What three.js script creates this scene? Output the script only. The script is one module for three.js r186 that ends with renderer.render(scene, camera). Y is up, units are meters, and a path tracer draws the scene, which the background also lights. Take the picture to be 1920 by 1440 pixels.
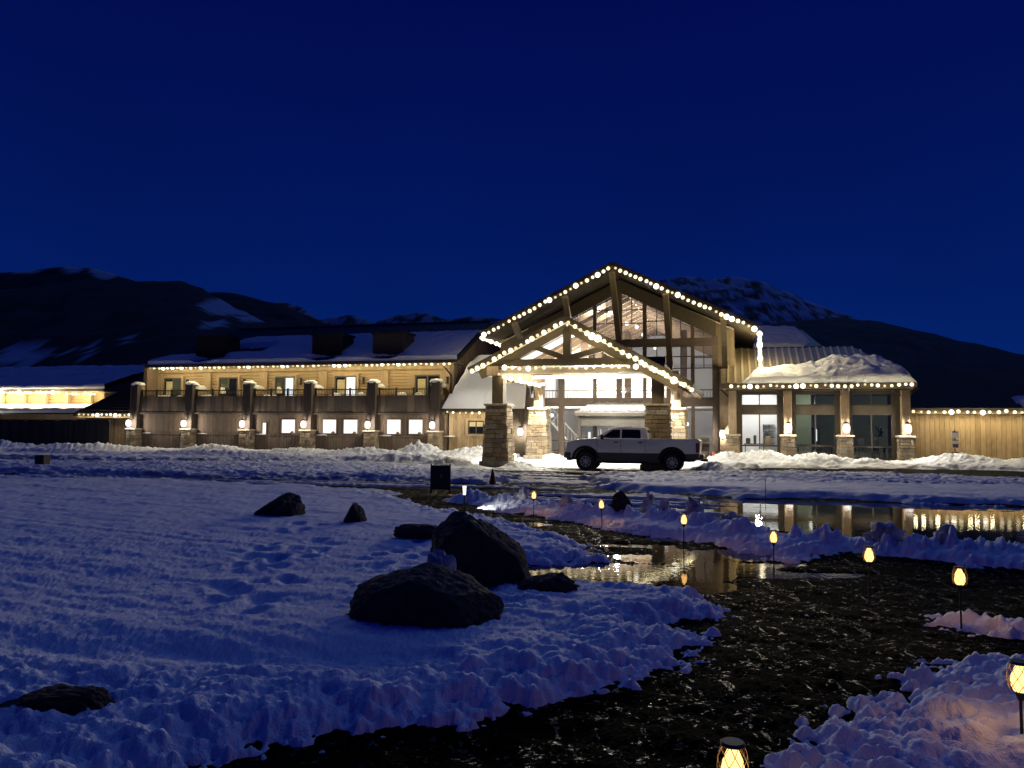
import * as THREE from 'three';
import { mergeGeometries, mergeVertices, toCreasedNormals } from 'three/addons/utils/BufferGeometryUtils.js';
import { RoundedBoxGeometry } from 'three/addons/geometries/RoundedBoxGeometry.js';
import { createNoise2D, createNoise3D } from 'simplex-noise';

/* ------------------------------------------------------------------ random, noise, small maths */
function rng(seed) { let a = seed >>> 0; return () => { a = (a + 0x6d2b79f5) | 0; let t = Math.imul(a ^ (a >>> 15), 1 | a); t = (t + Math.imul(t ^ (t >>> 7), 61 | t)) ^ t; return ((t ^ (t >>> 14)) >>> 0) / 4294967296; }; }
const R = rng(77), n2 = createNoise2D(rng(5)), n3 = createNoise3D(rng(9));
const rad = (a) => a * Math.PI / 180, lerp = (a, b, t) => a + (b - a) * t, cl = (x, a = 0, b = 1) => Math.min(b, Math.max(a, x));
const ss = (a, b, x) => { const t = cl((x - a) / (b - a)); return t * t * (3 - 2 * t); };
const fbm = (x, y, o = 3) => { let s = 0, a = 1, t = 0; for (let i = 0; i < o; i++) { s += a * n2(x + i * 17.3, y - i * 9.1); t += a; a *= 0.5; x *= 2.03; y *= 2.03; } return s / t; };
const billow = (x, y, o = 2) => { let s = 0, a = 1, t = 0; for (let i = 0; i < o; i++) { s += a * (2.3 * Math.abs(n2(x + i * 31, y + i * 7)) - 0.75); t += a; a *= 0.5; x *= 2.1; y *= 2.1; } return s / t; };
const rgb = (r, g, b) => new THREE.Color().setRGB(r, g, b);

/* ------------------------------------------------------------------ camera, sky, dusk light, exposure */
const scene = new THREE.Scene();
const camera = new THREE.PerspectiveCamera(2 * Math.atan(720 / 1450) * 180 / Math.PI, 4 / 3, 0.1, 9000);
camera.position.set(0, 1.9, 0);
camera.rotation.order = 'XYZ';
camera.rotation.set(rad(3.12), 0, rad(0.4));
{
  const w = 512, h = 256, d = new Float32Array(w * h * 4);
  for (let j = 0; j < h; j++) {
    const el = ((j + 0.5) / h - 0.5) * 180, e = Math.max(0, el);
    const k = Math.exp(-e / 16);
    for (let i = 0; i < w; i++) {
      const az = (i + 0.5) / w * Math.PI * 2, v = 1 + 0.10 * Math.sin(az - 0.9) * Math.exp(-e / 40) + 0.16 * fbm(Math.cos(az) * 2.0 + 3, Math.sin(az) * 2.0 + e * 0.05, 3) * Math.exp(-e / 30), o = (j * w + i) * 4;
      d[o] = (0.0002 + 0.0010 * k) * v; d[o + 1] = (0.0008 + 0.0185 * k) * v; d[o + 2] = (0.062 + 0.092 * k) * v; d[o + 3] = 1;
    }
  }
  const t = new THREE.DataTexture(d, w, h, THREE.RGBAFormat, THREE.FloatType);
  t.mapping = THREE.EquirectangularReflectionMapping; t.magFilter = THREE.LinearFilter; t.needsUpdate = true;
  scene.background = t; scene.environment = t;
}
const sun = new THREE.DirectionalLight(rgb(0.19, 0.40, 1.0), 0.235);   // what is left of the day, wide and soft
sun.position.set(22, 62, -62); sun.castShadow = true; sun.shadow.radius = 55;
Object.assign(sun.shadow.camera, { left: -60, right: 60, top: 60, bottom: -60, near: 1, far: 300 });
scene.add(sun, sun.target);
const renderer = new THREE.WebGLRenderer({ antialias: true });
renderer.toneMapping = THREE.LinearToneMapping; renderer.toneMappingExposure = 1;
renderer.shadowMap.enabled = true;

/* ------------------------------------------------------------------ building frame: u along the front, h up, w away from the road */
const TH = rad(16), CU = Math.cos(TH), SU = Math.sin(TH);
const W3 = (u, h, w) => new THREE.Vector3(u * CU + w * SU, h, -46 + u * SU - w * CU);
const toUW = (x, d) => { const z = -d + 46; return [x * CU + z * SU, x * SU - z * CU]; };

const used = new Map();
function numbered(n) { const k = used.get(n) ?? 0; used.set(n, k + 1); return k ? n + '_' + String(k).padStart(3, '0') : n; }
function tag(o, label, category, group) { o.userData.label = label; o.userData.category = category; if (group) o.userData.group = group; return o; }
function thing(name, label, category, u0, w0, group, h0 = 0) {   // a building-frame thing, its base at (u0, h0, w0)
  const g = new THREE.Group(); g.name = numbered(name); g.position.copy(W3(u0, h0, w0)); g.rotation.y = -TH; g.off = [u0, h0, w0]; scene.add(g);
  return tag(g, label, category, group);
}
function at(name, label, category, x, y, z, turn = 0, group) {
  const g = new THREE.Group(); g.name = numbered(name); g.position.set(x, y, z); g.rotation.y = turn; g.off = null; scene.add(g);
  return tag(g, label, category, group);
}
function uvm(g, s = 1) {   // metres, by the face's main direction
  const p = g.attributes.position, n = g.attributes.normal, uv = new Float32Array(p.count * 2);
  for (let i = 0; i < p.count; i++) {
    const ax = Math.abs(n.getX(i)), ay = Math.abs(n.getY(i)), az = Math.abs(n.getZ(i));
    if (ay > ax && ay > az) { uv[2 * i] = p.getX(i) * s; uv[2 * i + 1] = p.getZ(i) * s; } else if (ax > az) { uv[2 * i] = p.getZ(i) * s; uv[2 * i + 1] = p.getY(i) * s; } else { uv[2 * i] = p.getX(i) * s; uv[2 * i + 1] = p.getY(i) * s; }
  }
  g.setAttribute('uv', new THREE.BufferAttribute(uv, 2)); return g;
}
const plain = (g) => { let r = g.index ? g.toNonIndexed() : g; for (const k of Object.keys(r.attributes)) if (!['position', 'normal', 'uv'].includes(k)) r.deleteAttribute(k); if (!r.attributes.uv) uvm(r); return r; };
const merge = (list) => list.length === 1 ? list[0] : mergeGeometries(list.map(plain));
function root(o) { while (o && o.off === undefined) o = o.parent; return o; }
function part(parent, name, geoms, mat, extra) {
  const g = merge([].concat(geoms)), r = root(parent), m = new THREE.Mesh(g, mat);
  if (r && r.off) { g.translate(-r.off[0], -r.off[1], r.off[2]); }
  m.name = numbered(name); m.castShadow = m.receiveShadow = true; parent.add(m);
  if (extra) m.userData.kind = extra;
  return m;
}
// geometries in the building frame (x = u, y = h, z = -w)
const box = (u0, u1, h0, h1, w0, w1) => uvm(new THREE.BoxGeometry(u1 - u0, h1 - h0, w1 - w0).translate((u0 + u1) / 2, (h0 + h1) / 2, -(w0 + w1) / 2));
const rbox = (u0, u1, h0, h1, w0, w1, r = 0.02) => uvm(new RoundedBoxGeometry(u1 - u0, h1 - h0, w1 - w0, 1, Math.min(r, (u1 - u0) / 2.1, (h1 - h0) / 2.1, (w1 - w0) / 2.1)).translate((u0 + u1) / 2, (h0 + h1) / 2, -(w0 + w1) / 2));
function bar(a, b, th, tw) {   // square timber between two building-frame points
  const A = new THREE.Vector3(a[0], a[1], -a[2]), B = new THREE.Vector3(b[0], b[1], -b[2]), D = B.clone().sub(A), L = D.length(); D.normalize();
  const g = uvm(new THREE.BoxGeometry(th, L, tw ?? th));
  let zx = Math.abs(D.z) > 0.9 ? new THREE.Vector3(1, 0, 0) : new THREE.Vector3(0, 0, 1);
  const X = new THREE.Vector3().crossVectors(D, zx).normalize(), Z = new THREE.Vector3().crossVectors(X, D);
  return g.applyMatrix4(new THREE.Matrix4().makeBasis(X, D, Z).setPosition(A.add(B).multiplyScalar(0.5)));
}
function prism(pts, w0, w1) {   // outline of [u, h], extruded from w0 to w1
  const s = new THREE.Shape(pts.map((p) => new THREE.Vector2(p[0], p[1])));
  return uvm(new THREE.ExtrudeGeometry(s, { depth: w1 - w0, bevelEnabled: false }).translate(0, 0, -w1));
}
function sheet(a, b, c, d, th) {   // slab over four building-frame corners, thickness th downward
  const P = [a, b, c, d].map((p) => new THREE.Vector3(p[0], p[1], -p[2])), Q = P.map((p) => p.clone().setY(p.y - th));
  const f = (i, j, k, l) => [i, j, k, i, k, l], V = [...P, ...Q], ix = [...f(0, 1, 2, 3), ...f(7, 6, 5, 4), ...f(4, 5, 1, 0), ...f(5, 6, 2, 1), ...f(6, 7, 3, 2), ...f(7, 4, 0, 3)], pos = [];
  ix.forEach((i) => pos.push(V[i].x, V[i].y, V[i].z));
  const g = new THREE.BufferGeometry(); g.setAttribute('position', new THREE.Float32BufferAttribute(pos, 3)); g.computeVertexNormals(); return uvm(g);
}

/* ------------------------------------------------------------------ textures */
function tex(n, f, srgb) {
  const d = new Uint8Array(n * n * 4);
  for (let y = 0; y < n; y++) for (let x = 0; x < n; x++) { const c = f(x / n, y / n), o = (y * n + x) * 4; d[o] = cl(c[0]) * 255; d[o + 1] = cl(c[1]) * 255; d[o + 2] = cl(c[2]) * 255; d[o + 3] = cl(c[3] ?? 1) * 255; }
  const t = new THREE.DataTexture(d, n, n); t.wrapS = t.wrapT = THREE.RepeatWrapping; t.magFilter = THREE.LinearFilter; if (srgb) t.colorSpace = THREE.SRGBColorSpace; t.needsUpdate = true; return t;
}
const tile = (x, y, f, a, b) => {   // noise that wraps
  const A = x * 2 * Math.PI, B = y * 2 * Math.PI;
  return n3(Math.cos(A) * f + a, Math.sin(A) * f + b, Math.cos(B) * f * 0.7 + Math.sin(B) * 1.3 * f);
};
const tGrainV = tex(256, (x, y) => { const g = 0.78 + 0.13 * tile(x, y * 0.06 + 0.2, 5, 1, 2) + 0.1 * tile(x, y * 0.1, 16, 3, 2) + 0.1 * tile(x, y, 0.8, 7, 5); return [g, g * 0.98, g * 0.95]; });
const tGrainH = tex(256, (x, y) => { const g = 0.78 + 0.13 * tile(y, x * 0.06 + 0.2, 5, 1, 2) + 0.1 * tile(y, x * 0.1, 16, 3, 2) + 0.1 * tile(x, y, 0.8, 7, 5); return [g, g * 0.98, g * 0.95]; });
const tStone = tex(256, (x, y) => { const g = 0.72 + 0.2 * tile(x, y, 1.6, 2, 2) + 0.16 * tile(x, y, 5, 4, 1) + 0.1 * tile(x, y, 14, 4, 6); return [g, g * 0.97, g * 0.92]; });
const tFine = tex(256, (x, y) => { const g = 0.5 + 0.3 * tile(x, y, 3, 2, 9) + 0.25 * tile(x, y, 9, 5, 5) + 0.2 * tile(x, y, 22, 1, 3); return [g, g, g]; });
const tWet = tex(512, (x, y) => { const a = tile(x, y, 1.5, 3, 9), b = tile(x, y, 5, 8, 5), c = tile(x, y, 15, 1, 3), q = ss(0.30, 0.66, 0.45 * a + 0.5 * b + 0.3 * c), g = lerp(1, 0.28, q); return [g, g, g, lerp(0.08, 0.75, q)]; });
const tMetal = tex(128, (x, y) => { const g = 0.8 + 0.12 * tile(x, y, 1, 2, 2) + 0.08 * tile(x, y, 6, 4, 1); return [g, g, g]; });
const rep = (t, a, b = a) => { const c = t.clone(); c.repeat.set(a, b); c.needsUpdate = true; return c; };

/* ------------------------------------------------------------------ materials */
const mat = (r, g, b, rough = 0.8, o = {}) => new THREE.MeshStandardMaterial({ color: rgb(r, g, b), roughness: rough, ...o });
const gV = rep(tGrainV, 0.7, 0.35), gH = rep(tGrainH, 0.35, 0.7), st = rep(tStone, 0.8), fine = rep(tFine, 1.5);
const M = {
  plank: mat(0.30, 0.215, 0.115, 0.75, { map: gV, bumpMap: gV, bumpScale: 0.006 }),
  plankB: mat(0.25, 0.175, 0.09, 0.75, { map: gV, bumpMap: gV, bumpScale: 0.006 }),
  plankC: mat(0.345, 0.25, 0.14, 0.75, { map: gV, bumpMap: gV, bumpScale: 0.006 }),
  log: mat(0.40, 0.29, 0.155, 0.7, { map: gH, bumpMap: gH, bumpScale: 0.006 }),
  trim: mat(0.36, 0.27, 0.155, 0.7, { map: gV }),
  dark: mat(0.06, 0.043, 0.031, 0.75, { map: gV, bumpMap: gV, bumpScale: 0.005 }),
  darkH: mat(0.075, 0.052, 0.036, 0.75, { map: gH }),
  brown: mat(0.15, 0.105, 0.07, 0.8, { map: gV, bumpMap: gV, bumpScale: 0.005 }),
  brown2: mat(0.125, 0.088, 0.058, 0.8, { map: gV, bumpMap: gV, bumpScale: 0.005 }),
  tan: mat(0.27, 0.20, 0.125, 0.75, { map: gV }),
  soffit: mat(0.048, 0.036, 0.017, 0.8, { map: gV }),
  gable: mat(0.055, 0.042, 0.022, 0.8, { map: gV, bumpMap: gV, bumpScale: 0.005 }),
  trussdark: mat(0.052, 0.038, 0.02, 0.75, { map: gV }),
  timber: mat(0.11, 0.08, 0.044, 0.7, { map: gV, bumpMap: gV, bumpScale: 0.006 }),
  pale: mat(0.52, 0.45, 0.36, 0.8, { map: gH }),
  rafter: mat(0.20, 0.145, 0.10, 0.8, { map: gH }),
  stoneA: mat(0.29, 0.225, 0.14, 0.9, { map: st, bumpMap: st, bumpScale: 0.02 }),
  stoneB: mat(0.20, 0.155, 0.10, 0.9, { map: st, bumpMap: st, bumpScale: 0.02 }),
  stoneC: mat(0.35, 0.28, 0.18, 0.9, { map: st, bumpMap: st, bumpScale: 0.02 }),
  stoneD: mat(0.30, 0.265, 0.22, 0.9, { map: st, bumpMap: st, bumpScale: 0.02 }),
  mortar: mat(0.11, 0.09, 0.065, 0.95, { map: st }),
  cap: mat(0.42, 0.37, 0.29, 0.9, { map: st }),
  iron: mat(0.02, 0.02, 0.022, 0.5, { metalness: 0.4 }),
  frame: mat(0.035, 0.028, 0.022, 0.6),
  greyframe: mat(0.06, 0.054, 0.043, 0.6),
  roofdark: mat(0.028, 0.026, 0.024, 0.5, { map: rep(tMetal, 0.5), metalness: 0.3 }),
  roofgreen: mat(0.020, 0.042, 0.040, 0.5, { map: rep(tMetal, 0.5), metalness: 0.25 }),
  roofseam: mat(0.19, 0.155, 0.10, 0.5, { metalness: 0.2 }),
  roofpanel: mat(0.11, 0.088, 0.055, 0.55, { map: rep(tMetal, 0.4), metalness: 0.2 }),
  roofgrey: mat(0.22, 0.21, 0.19, 0.5, { map: rep(tMetal, 0.5), metalness: 0.2 }),
  shingle: mat(0.018, 0.014, 0.012, 0.9, { map: gH }),
  glass: new THREE.MeshPhysicalMaterial({ color: rgb(0.92, 0.94, 0.95), roughness: 0.01, transmission: 1, thickness: 0, ior: 1.5 }),
  darkglass: new THREE.MeshPhysicalMaterial({ color: rgb(0.01, 0.011, 0.013), roughness: 0.03, ior: 1.5 }),
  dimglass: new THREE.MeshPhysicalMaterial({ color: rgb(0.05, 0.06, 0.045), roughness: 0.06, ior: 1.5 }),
  curtain: mat(0.55, 0.48, 0.30, 0.95, { map: gV }),
  white: mat(0.75, 0.74, 0.71, 0.85),
  hallwall: mat(0.40, 0.41, 0.44, 0.85),
  cream: mat(0.62, 0.56, 0.46, 0.85),
  floor: mat(0.25, 0.2, 0.15, 0.5),
  torchmetal: mat(0.03, 0.018, 0.01, 0.6),
  black: mat(0.008, 0.008, 0.009, 0.6),
  wire: mat(0.015, 0.02, 0.015, 0.6),
  lamppanel: mat(0, 0, 0, 0.5, { emissive: rgb(1, 0.97, 0.92), emissiveIntensity: 1.25 }),
  lampcool: mat(0, 0, 0, 0.5, { emissive: rgb(0.86, 0.93, 1), emissiveIntensity: 1.1 }),
  lantern: mat(0, 0, 0, 0.5, { emissive: rgb(1, 0.93, 0.86), emissiveIntensity: 2.2 }),
  bulb: mat(0, 0, 0, 0.5, { emissive: rgb(1, 0.86, 0.52), emissiveIntensity: 1.9 }),
  bulbdim: mat(0, 0, 0, 0.5, { emissive: rgb(1, 0.80, 0.42), emissiveIntensity: 1.1 }),
  bulbbright: mat(0, 0, 0, 0.5, { emissive: rgb(1, 0.9, 0.66), emissiveIntensity: 3.2 }),
  flame: mat(0, 0, 0, 0.5, { emissive: rgb(1, 0.52, 0.14), emissiveIntensity: 3.2 }),
  flamecore: mat(0, 0, 0, 0.5, { emissive: rgb(1, 0.52, 0.16), emissiveIntensity: 3.0 }),
  down: mat(0, 0, 0, 0.5, { emissive: rgb(1, 0.97, 0.93), emissiveIntensity: 2 }),
  snow: mat(0.80, 0.85, 0.91, 0.85, { bumpMap: rep(tFine, 1.7), bumpScale: 0.007 }),
  roofsnow: mat(0.84, 0.855, 0.88, 0.8, { bumpMap: rep(tFine, 1.2), bumpScale: 0.03 }),
  chunk: mat(0.7, 0.72, 0.76, 0.8, { bumpMap: rep(tFine, 2), bumpScale: 0.02 }),
};
const planks = [M.plank, M.plankB, M.plankC];
function lamp(parent, x, y, z, color, cd, name = 'lamp_light', radius = 3) { const l = new THREE.PointLight(color, cd); l.name = name; l.position.set(x, y, z); l.castShadow = true; l.shadow.radius = radius; parent.add(l); return l; }
const WARM = rgb(1, 0.83, 0.47), WHITE = rgb(1, 0.90, 0.77), FIRE = rgb(1, 0.5, 0.16);

/* ------------------------------------------------------------------ terrain */
const path = [[-2.3, 3.0], [-1.7, 4.39], [-1.39, 4.53], [-0.19, 5.03], [0.54, 5.52], [1.22, 6.12], [1.76, 6.75], [1.3, 7.1], [2.08, 7.41], [2.12, 8.04], [2.11, 8.7], [1.75, 9.1], [0.92, 9.4], [0.1, 9.7], [0.2, 10.75], [0.73, 10.6], [1.29, 10.95], [1.14, 12.66], [0.4, 14.01], [-0.3, 15.79], [-1.51, 17.17], [-2.3, 18.88], [-3.1, 20.7], [-2.6, 21.9], [-0.9, 20.9], [-1.2, 19.3], [-0.7, 17.44], [0.47, 16.29], [1.25, 15.03], [2.22, 13.43], [3.24, 12.76], [3.58, 11.35], [3.97, 10.93], [4.78, 11.6], [5.3, 12.1], [5.75, 11.35], [6.16, 10.73], [6.8, 10.37], [9, 9.6], [16, 8.4], [16, 6.2], [9, 6.9], [6.5, 7.1], [4.77, 7.3], [4.03, 7.77], [3.91, 6.92], [4.3, 6.4], [5.2, 6.2], [5.2, 6.05], [4.02, 6.1], [3.51, 6.05], [2.99, 5.79], [2.51, 5.36], [2.13, 4.9], [1.57, 4.44], [1.0, 3.7], [0.7, 2.6], [-1.5, 2.2]];
const road = [[-80, 41], [-18.12, 27.55], [-11.87, 26.28], [-5.61, 25.64], [-0.98, 24.48], [0.66, 23.39], [4.15, 21.52], [6.27, 20.74], [8.81, 20.06], [12.51, 19.0], [30, 14.6], [80, 1], [80, -6], [30, 7.6], [14, 11.3], [9.2, 12.3], [7.4, 12.4], [6.6, 12.9], [5.4, 13.4], [4.4, 14.1], [3.9, 15.2], [3.2, 16.6], [2.2, 16.9], [0.2, 18.8], [-1.0, 20.5], [-2.97, 21.6], [-5.76, 23.43], [-11.34, 25.2], [-17.27, 26.4], [-80, 39.5]];
const drive = [[-80, 50], [-19.9, 35.6], [-12.2, 36.6], [-6.6, 37.1], [-2.5, 34], [-0.2, 30.6], [0.74, 26.5], [0.0, 24.3], [2.2, 23.2], [2.3, 26.5], [2.89, 29.9], [7.38, 30.5], [11.81, 31.6], [15.36, 30.4], [18.43, 28.2], [35, 22], [80, 8], [80, 20], [35, 28.5], [24, 34], [17.8, 36.8], [9.5, 35.0], [7.8, 33.4], [0.95, 34.3], [-3, 37], [-6.8, 38.2], [-12.85, 38.3], [-20, 37.4], [-80, 53]];
function polySD(P, x, y) {
  let d = 1e9, inside = false;
  for (let i = 0, j = P.length - 1; i < P.length; j = i++) {
    const ax = P[j][0], ay = P[j][1], bx = P[i][0], by = P[i][1], ex = bx - ax, ey = by - ay, t = cl(((x - ax) * ex + (y - ay) * ey) / (ex * ex + ey * ey)), px = x - ax - ex * t, py = y - ay - ey * t;
    d = Math.min(d, px * px + py * py);
    if ((ay > y) !== (by > y) && x < (bx - ax) * (y - ay) / (by - ay) + ax) inside = !inside;
  }
  return (inside ? -1 : 1) * Math.sqrt(d);
}
function lineD(P, x, y) { let d = 1e9, k = 0; for (let i = 1; i < P.length; i++) { const ax = P[i - 1][0], ay = P[i - 1][1], ex = P[i][0] - ax, ey = P[i][1] - ay, t = cl(((x - ax) * ex + (y - ay) * ey) / (ex * ex + ey * ey)), q = Math.hypot(x - ax - ex * t, y - ay - ey * t); if (q < d) { d = q; k = i - 1 + t; } } return [d, k]; }
const dip = (x, d, cx, cd, rx, rd) => Math.exp(-(((x - cx) / rx) ** 2) - (((d - cd) / rd) ** 2));
function groundY(x, d) {
  let g = 0.03 + 0.15 * ss(9.5, 4.5, d);
  const [u, w] = toUW(x, d);
  const r = polySD(road, x, d), onRoad = ss(0.4, -0.3, r);
  g += (1 - onRoad) * (0.018 * fbm(x * 0.9, d * 0.9, 3) + 0.009 * fbm(x * 4, d * 4, 2) + 0.010 * n2(x * 1.2 + d * 2.2, 7) + (d < 13 ? 0.006 * n2(x * 14, d * 14) : 0));
  g -= 0.11 * dip(x, d, 1.2, 10.0, 1.3, 0.7) + 0.05 * dip(x, d, 3.0, 11.9, 0.9, 0.4) + 0.04 * dip(x, d, 2.6, 13.2, 0.5, 0.3) + 0.06 * dip(x, d, 2.5, 11.35, 1.0, 0.33) + 0.05 * dip(x, d, 2.9, 10.2, 0.9, 0.25) + 0.05 * dip(x, d, 0.3, 15.2, 0.6, 0.35)  + 0.07 * dip(x, d, 3.2, 10.8, 0.9, 0.22) + 0.07 * dip(x, d, 3.9, 10.1, 0.7, 0.16) + 0.06 * dip(x, d, 2.0, 12.5, 0.8, 0.2) + 0.06 * dip(x, d, 3.6, 11.4, 0.6, 0.16) + 0.07 * dip(x, d, 2.2, 9.3, 0.6, 0.3);
  g += onRoad * (0.012 + 0.03 * n2(w * 0.9, u * 0.05) + 0.012 * n2(w * 3.1, u * 0.16) + 0.006 * fbm(w * 6, u * 0.7, 2) - 0.052 * ss(-1.5, 7, x) * ss(12.6, 14.4, d + 0.1 * x) - 0.012);
  if (d > 23) g = lerp(g, 0.03 + 0.02 * n2(w * 1.1, u * 0.06) + 0.01 * fbm(w * 4, u * 0.5, 2), ss(23, 26, d) * (1 - onRoad));
  return g;
}
const bankL = [[-1.0, 19.6], [0.4, 17.9], [2.1, 15.8], [3.0, 15.4], [3.6, 14.2], [4.2, 12.95], [5.2, 12.4], [6.2, 11.8], [7.2, 11.4], [9, 11.0], [14, 9.9], [30, 8]];
const heaps = [[12.4, -4.3, 0.9, 0.9, 0.42], [14.0, -3.2, 1.6, 0.9, 0.46], [16.5, -3.2, 1.9, 0.9, 0.34], [19, -3.3, 1.6, 0.8, 0.2], [23.2, -2.0, 2.0, 0.9, 0.42], [27, -2.2, 2.6, 0.9, 0.3], [-4.6, -3.0, 1.3, 0.8, 0.6], [-1.2, -3.4, 2.0, 1.0, 0.42], [3.6, -4.8, 0.7, 0.8, 0.2], [-18.4, -3.2, 2.2, 1.0, 0.36], [-28, -3.5, 5, 1.2, 0.36], [-12, -3.6, 3, 1.0, 0.22], [-7.5, -4.2, 2.5, 1.2, 0.3], [-24, -3.2, 2.2, 0.9, 0.2], [-37, -4, 6, 1.6, 0.5], [3.6, -11.4, 0.7, 0.5, 0.34], [0.4, -11.6, 1.3, 0.6, 0.36], [11.9, -10.2, 0.9, 0.6, 0.36], [-14, -8.5, 5, 0.7, 0.22], [-26, -9, 5, 0.7, 0.22], [-3, -8, 3, 0.9, 0.22]];
const feet = []; { const q = rng(31), A = [[-3.7, 14.2], [-3.2, 11.5], [-2.9, 9.8], [-2.9, 8.3], [-2.7, 6.9]]; for (let i = 0; i < 34; i++) { const k = q() * 3.999, j = Math.floor(k), t = k - j; feet.push([lerp(A[j][0], A[j + 1][0], t) + (q() - 0.5) * 1.0, lerp(A[j][1], A[j + 1][1], t) + (q() - 0.5) * 0.5, 0.09 + q() * 0.07, 0.12 + q() * 0.1]); } for (let i = 0; i < 14; i++) feet.push([-1.9 + q() * 0.9, 8.2 + q() * 5, 0.1, 0.14]); }
const dirtOut = { v: 0 };
function snowY(x, d) {
  const g = groundY(x, d), [u, w] = toUW(x, d);
  const sp = polySD(path, x, d), sr = polySD(road, x, d), sdv = polySD(drive, x, d);
  const rag = cl(d / 14, 0.3, 1.2);
  const e1 = fbm(x * 1.1 + 4, d * 1.1, 3), e2 = fbm(x * 4.2, d * 4.2 + 8, 2);
  const eu = fbm(u * 0.28 + 3, w * 0.9, 3) * 1.1 + fbm(u * 1.1, w * 2.2, 2) * 0.4;
  const e3 = d < 16 ? fbm(x * 13, d * 15, 2) : 0;
  let s = Math.min(sp + 0.14 + 0.40 * ss(7.0, 5.4, d) * ss(0.2, -0.3, x - 1.35 * (d - 4.4)) + e1 * 0.30 * rag + e2 * 0.16 + e3 * 0.045, sr + (d > 17 ? eu * 0.7 : e1 * 0.25), sdv + eu * 0.95);
  const far = ss(17, 25, d);
  const trample = Math.max(ss(1.5, 0.25, sp) * ss(24, 14, d), ss(5.9, 4.9, d + 0.25 * x + 0.6), 0.9 * ss(1.4, 0.5, Math.hypot(x + 0.3, (d - 8.3) * 0.7)), 0.75 * ss(5.6, 4.9, d));
  let h = lerp(0.11, 0.2, far);
  const toRight = ss(1.8, 3.2, x) * ss(9, 7.5, d); h = lerp(h, 0.10, toRight);
  const edgeW = lerp(0.75, 1.6, far), e4 = d < 20 ? 0.5 + 0.5 * billow(x * 3.3 + 7, d * 3.9, 2) : 0.5;
  h = lerp(-0.075, h, ss(-0.16, edgeW, s + 0.16 * (e4 - 0.5)));
  if (s < -0.16) h = -0.08 + Math.max(-0.25, s + 0.16) * 0.5;
  if (s > -0.16) {
    const k = ss(-0.12, 0.34, s);
    h += k * (0.02 * fbm(x * 0.5, d * 0.5, 2) + 0.006 * billow(x * 1.9, d * 1.9, 2) + trample * (0.040 * billow(x * 1.1, d * 1.4, 2) + (d < 26 ? 0.026 * billow(x * 2.7, d * 3.5, 2) + 0.010 * fbm(x * 7, d * 8.5, 2) : 0)) + (d < 14 ? (0.002 + 0.003 * trample) * n2(x * 17, d * 20) + 0.0018 * n2(x * 33, d * 37) : 0));
    if (x < 1) h -= k * (0.085 * Math.exp(-(((d - (5.75 - 0.10 * (x + 2))) / 0.36) ** 2)) * ss(-4.6, -3.2, x) * ss(-0.2, -1.0, x));
    for (const f of feet) { const q = Math.hypot((x - f[0]) / f[2], (d - f[1]) / f[3]); if (q < 2.2) h -= k * (0.055 * Math.exp(-q * q) - 0.014 * Math.exp(-((q - 1.5) ** 2) * 4)); }
  }
  const [bd, bk] = lineD(bankL, x, d);
  if (bd < 2 && sr > -0.9) {
    const bh = 0.21 + 0.11 * n2(bk * 1.9, 3) + 0.05 * n2(bk * 6, 1), prof = Math.exp(-((bd / 0.55) ** 2));
    h = Math.max(h, -0.05 + prof * (bh + 0.10 * billow(x * 1.9, d * 1.9, 2) + 0.05 * billow(x * 6, d * 6, 2)) + 0.03 * e2);
  }
  if (d > 24) {
    let k = 0; for (const [hu, hw, su, sw, hh] of heaps) { const q = ((u - hu) / su) ** 2 + ((w - hw) / sw) ** 2; if (q < 9) k = Math.max(k, hh * Math.exp(-q)); }
    if (k > 0.03) { h = Math.max(h, 0) + k * (1 + 0.28 * billow(u * 1.0, w * 1.2, 2) + 0.20 * billow(u * 2.6, w * 2.6, 3)) + 0.05 * ss(0.05, 0.2, k) * billow(u * 4.5, w * 4.5, 2); }
    if (s > 0) h += 0.05 * ss(0, 0.8, s) * billow(u * 0.7, w * 1.7, 3) + 0.03 * far * billow(u * 2.2, w * 3, 2) * ss(0, .5, s);
    if (w > -11.2 && w < 1 && u > 0.5 && u < 11.6 && k < 0.1) h = Math.min(h, 0.05 + 0.02 * n2(u * 1.5, w * 1.5));
    if (w > 0.4) h = Math.min(h, 0.05);
  }
  if (d > 16 && d < 60 && Math.min(sr, sdv) < 0.3 && x < 7) {   // slush left between the wheel tracks
    const stripe = fbm(w * 0.85 + 5, u * 0.045, 2) + 0.25 * fbm(w * 2.2, u * 0.3, 2), q = ss(0.06, 0.3, stripe) * ss(7, 4, x);
    h = Math.max(h, -0.07 + q * (0.11 + 0.02 * n2(u * 3, w * 5)));
  }
  const nearBare = Math.min(Math.abs(sr), Math.abs(sdv));
  dirtOut.v = far * cl(0.12 + 0.95 * ss(1.7, 0.1, nearBare) * (0.5 + 0.5 * fbm(u * 0.5, w * 1.6, 3)) + 0.3 * Math.max(0, fbm(u * 0.9, w * 2.5, 3))) + (1 - far) * 0.35 * ss(0.25, 0.03, s) * (0.5 + 0.5 * e2);
  return g + h;
}
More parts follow.
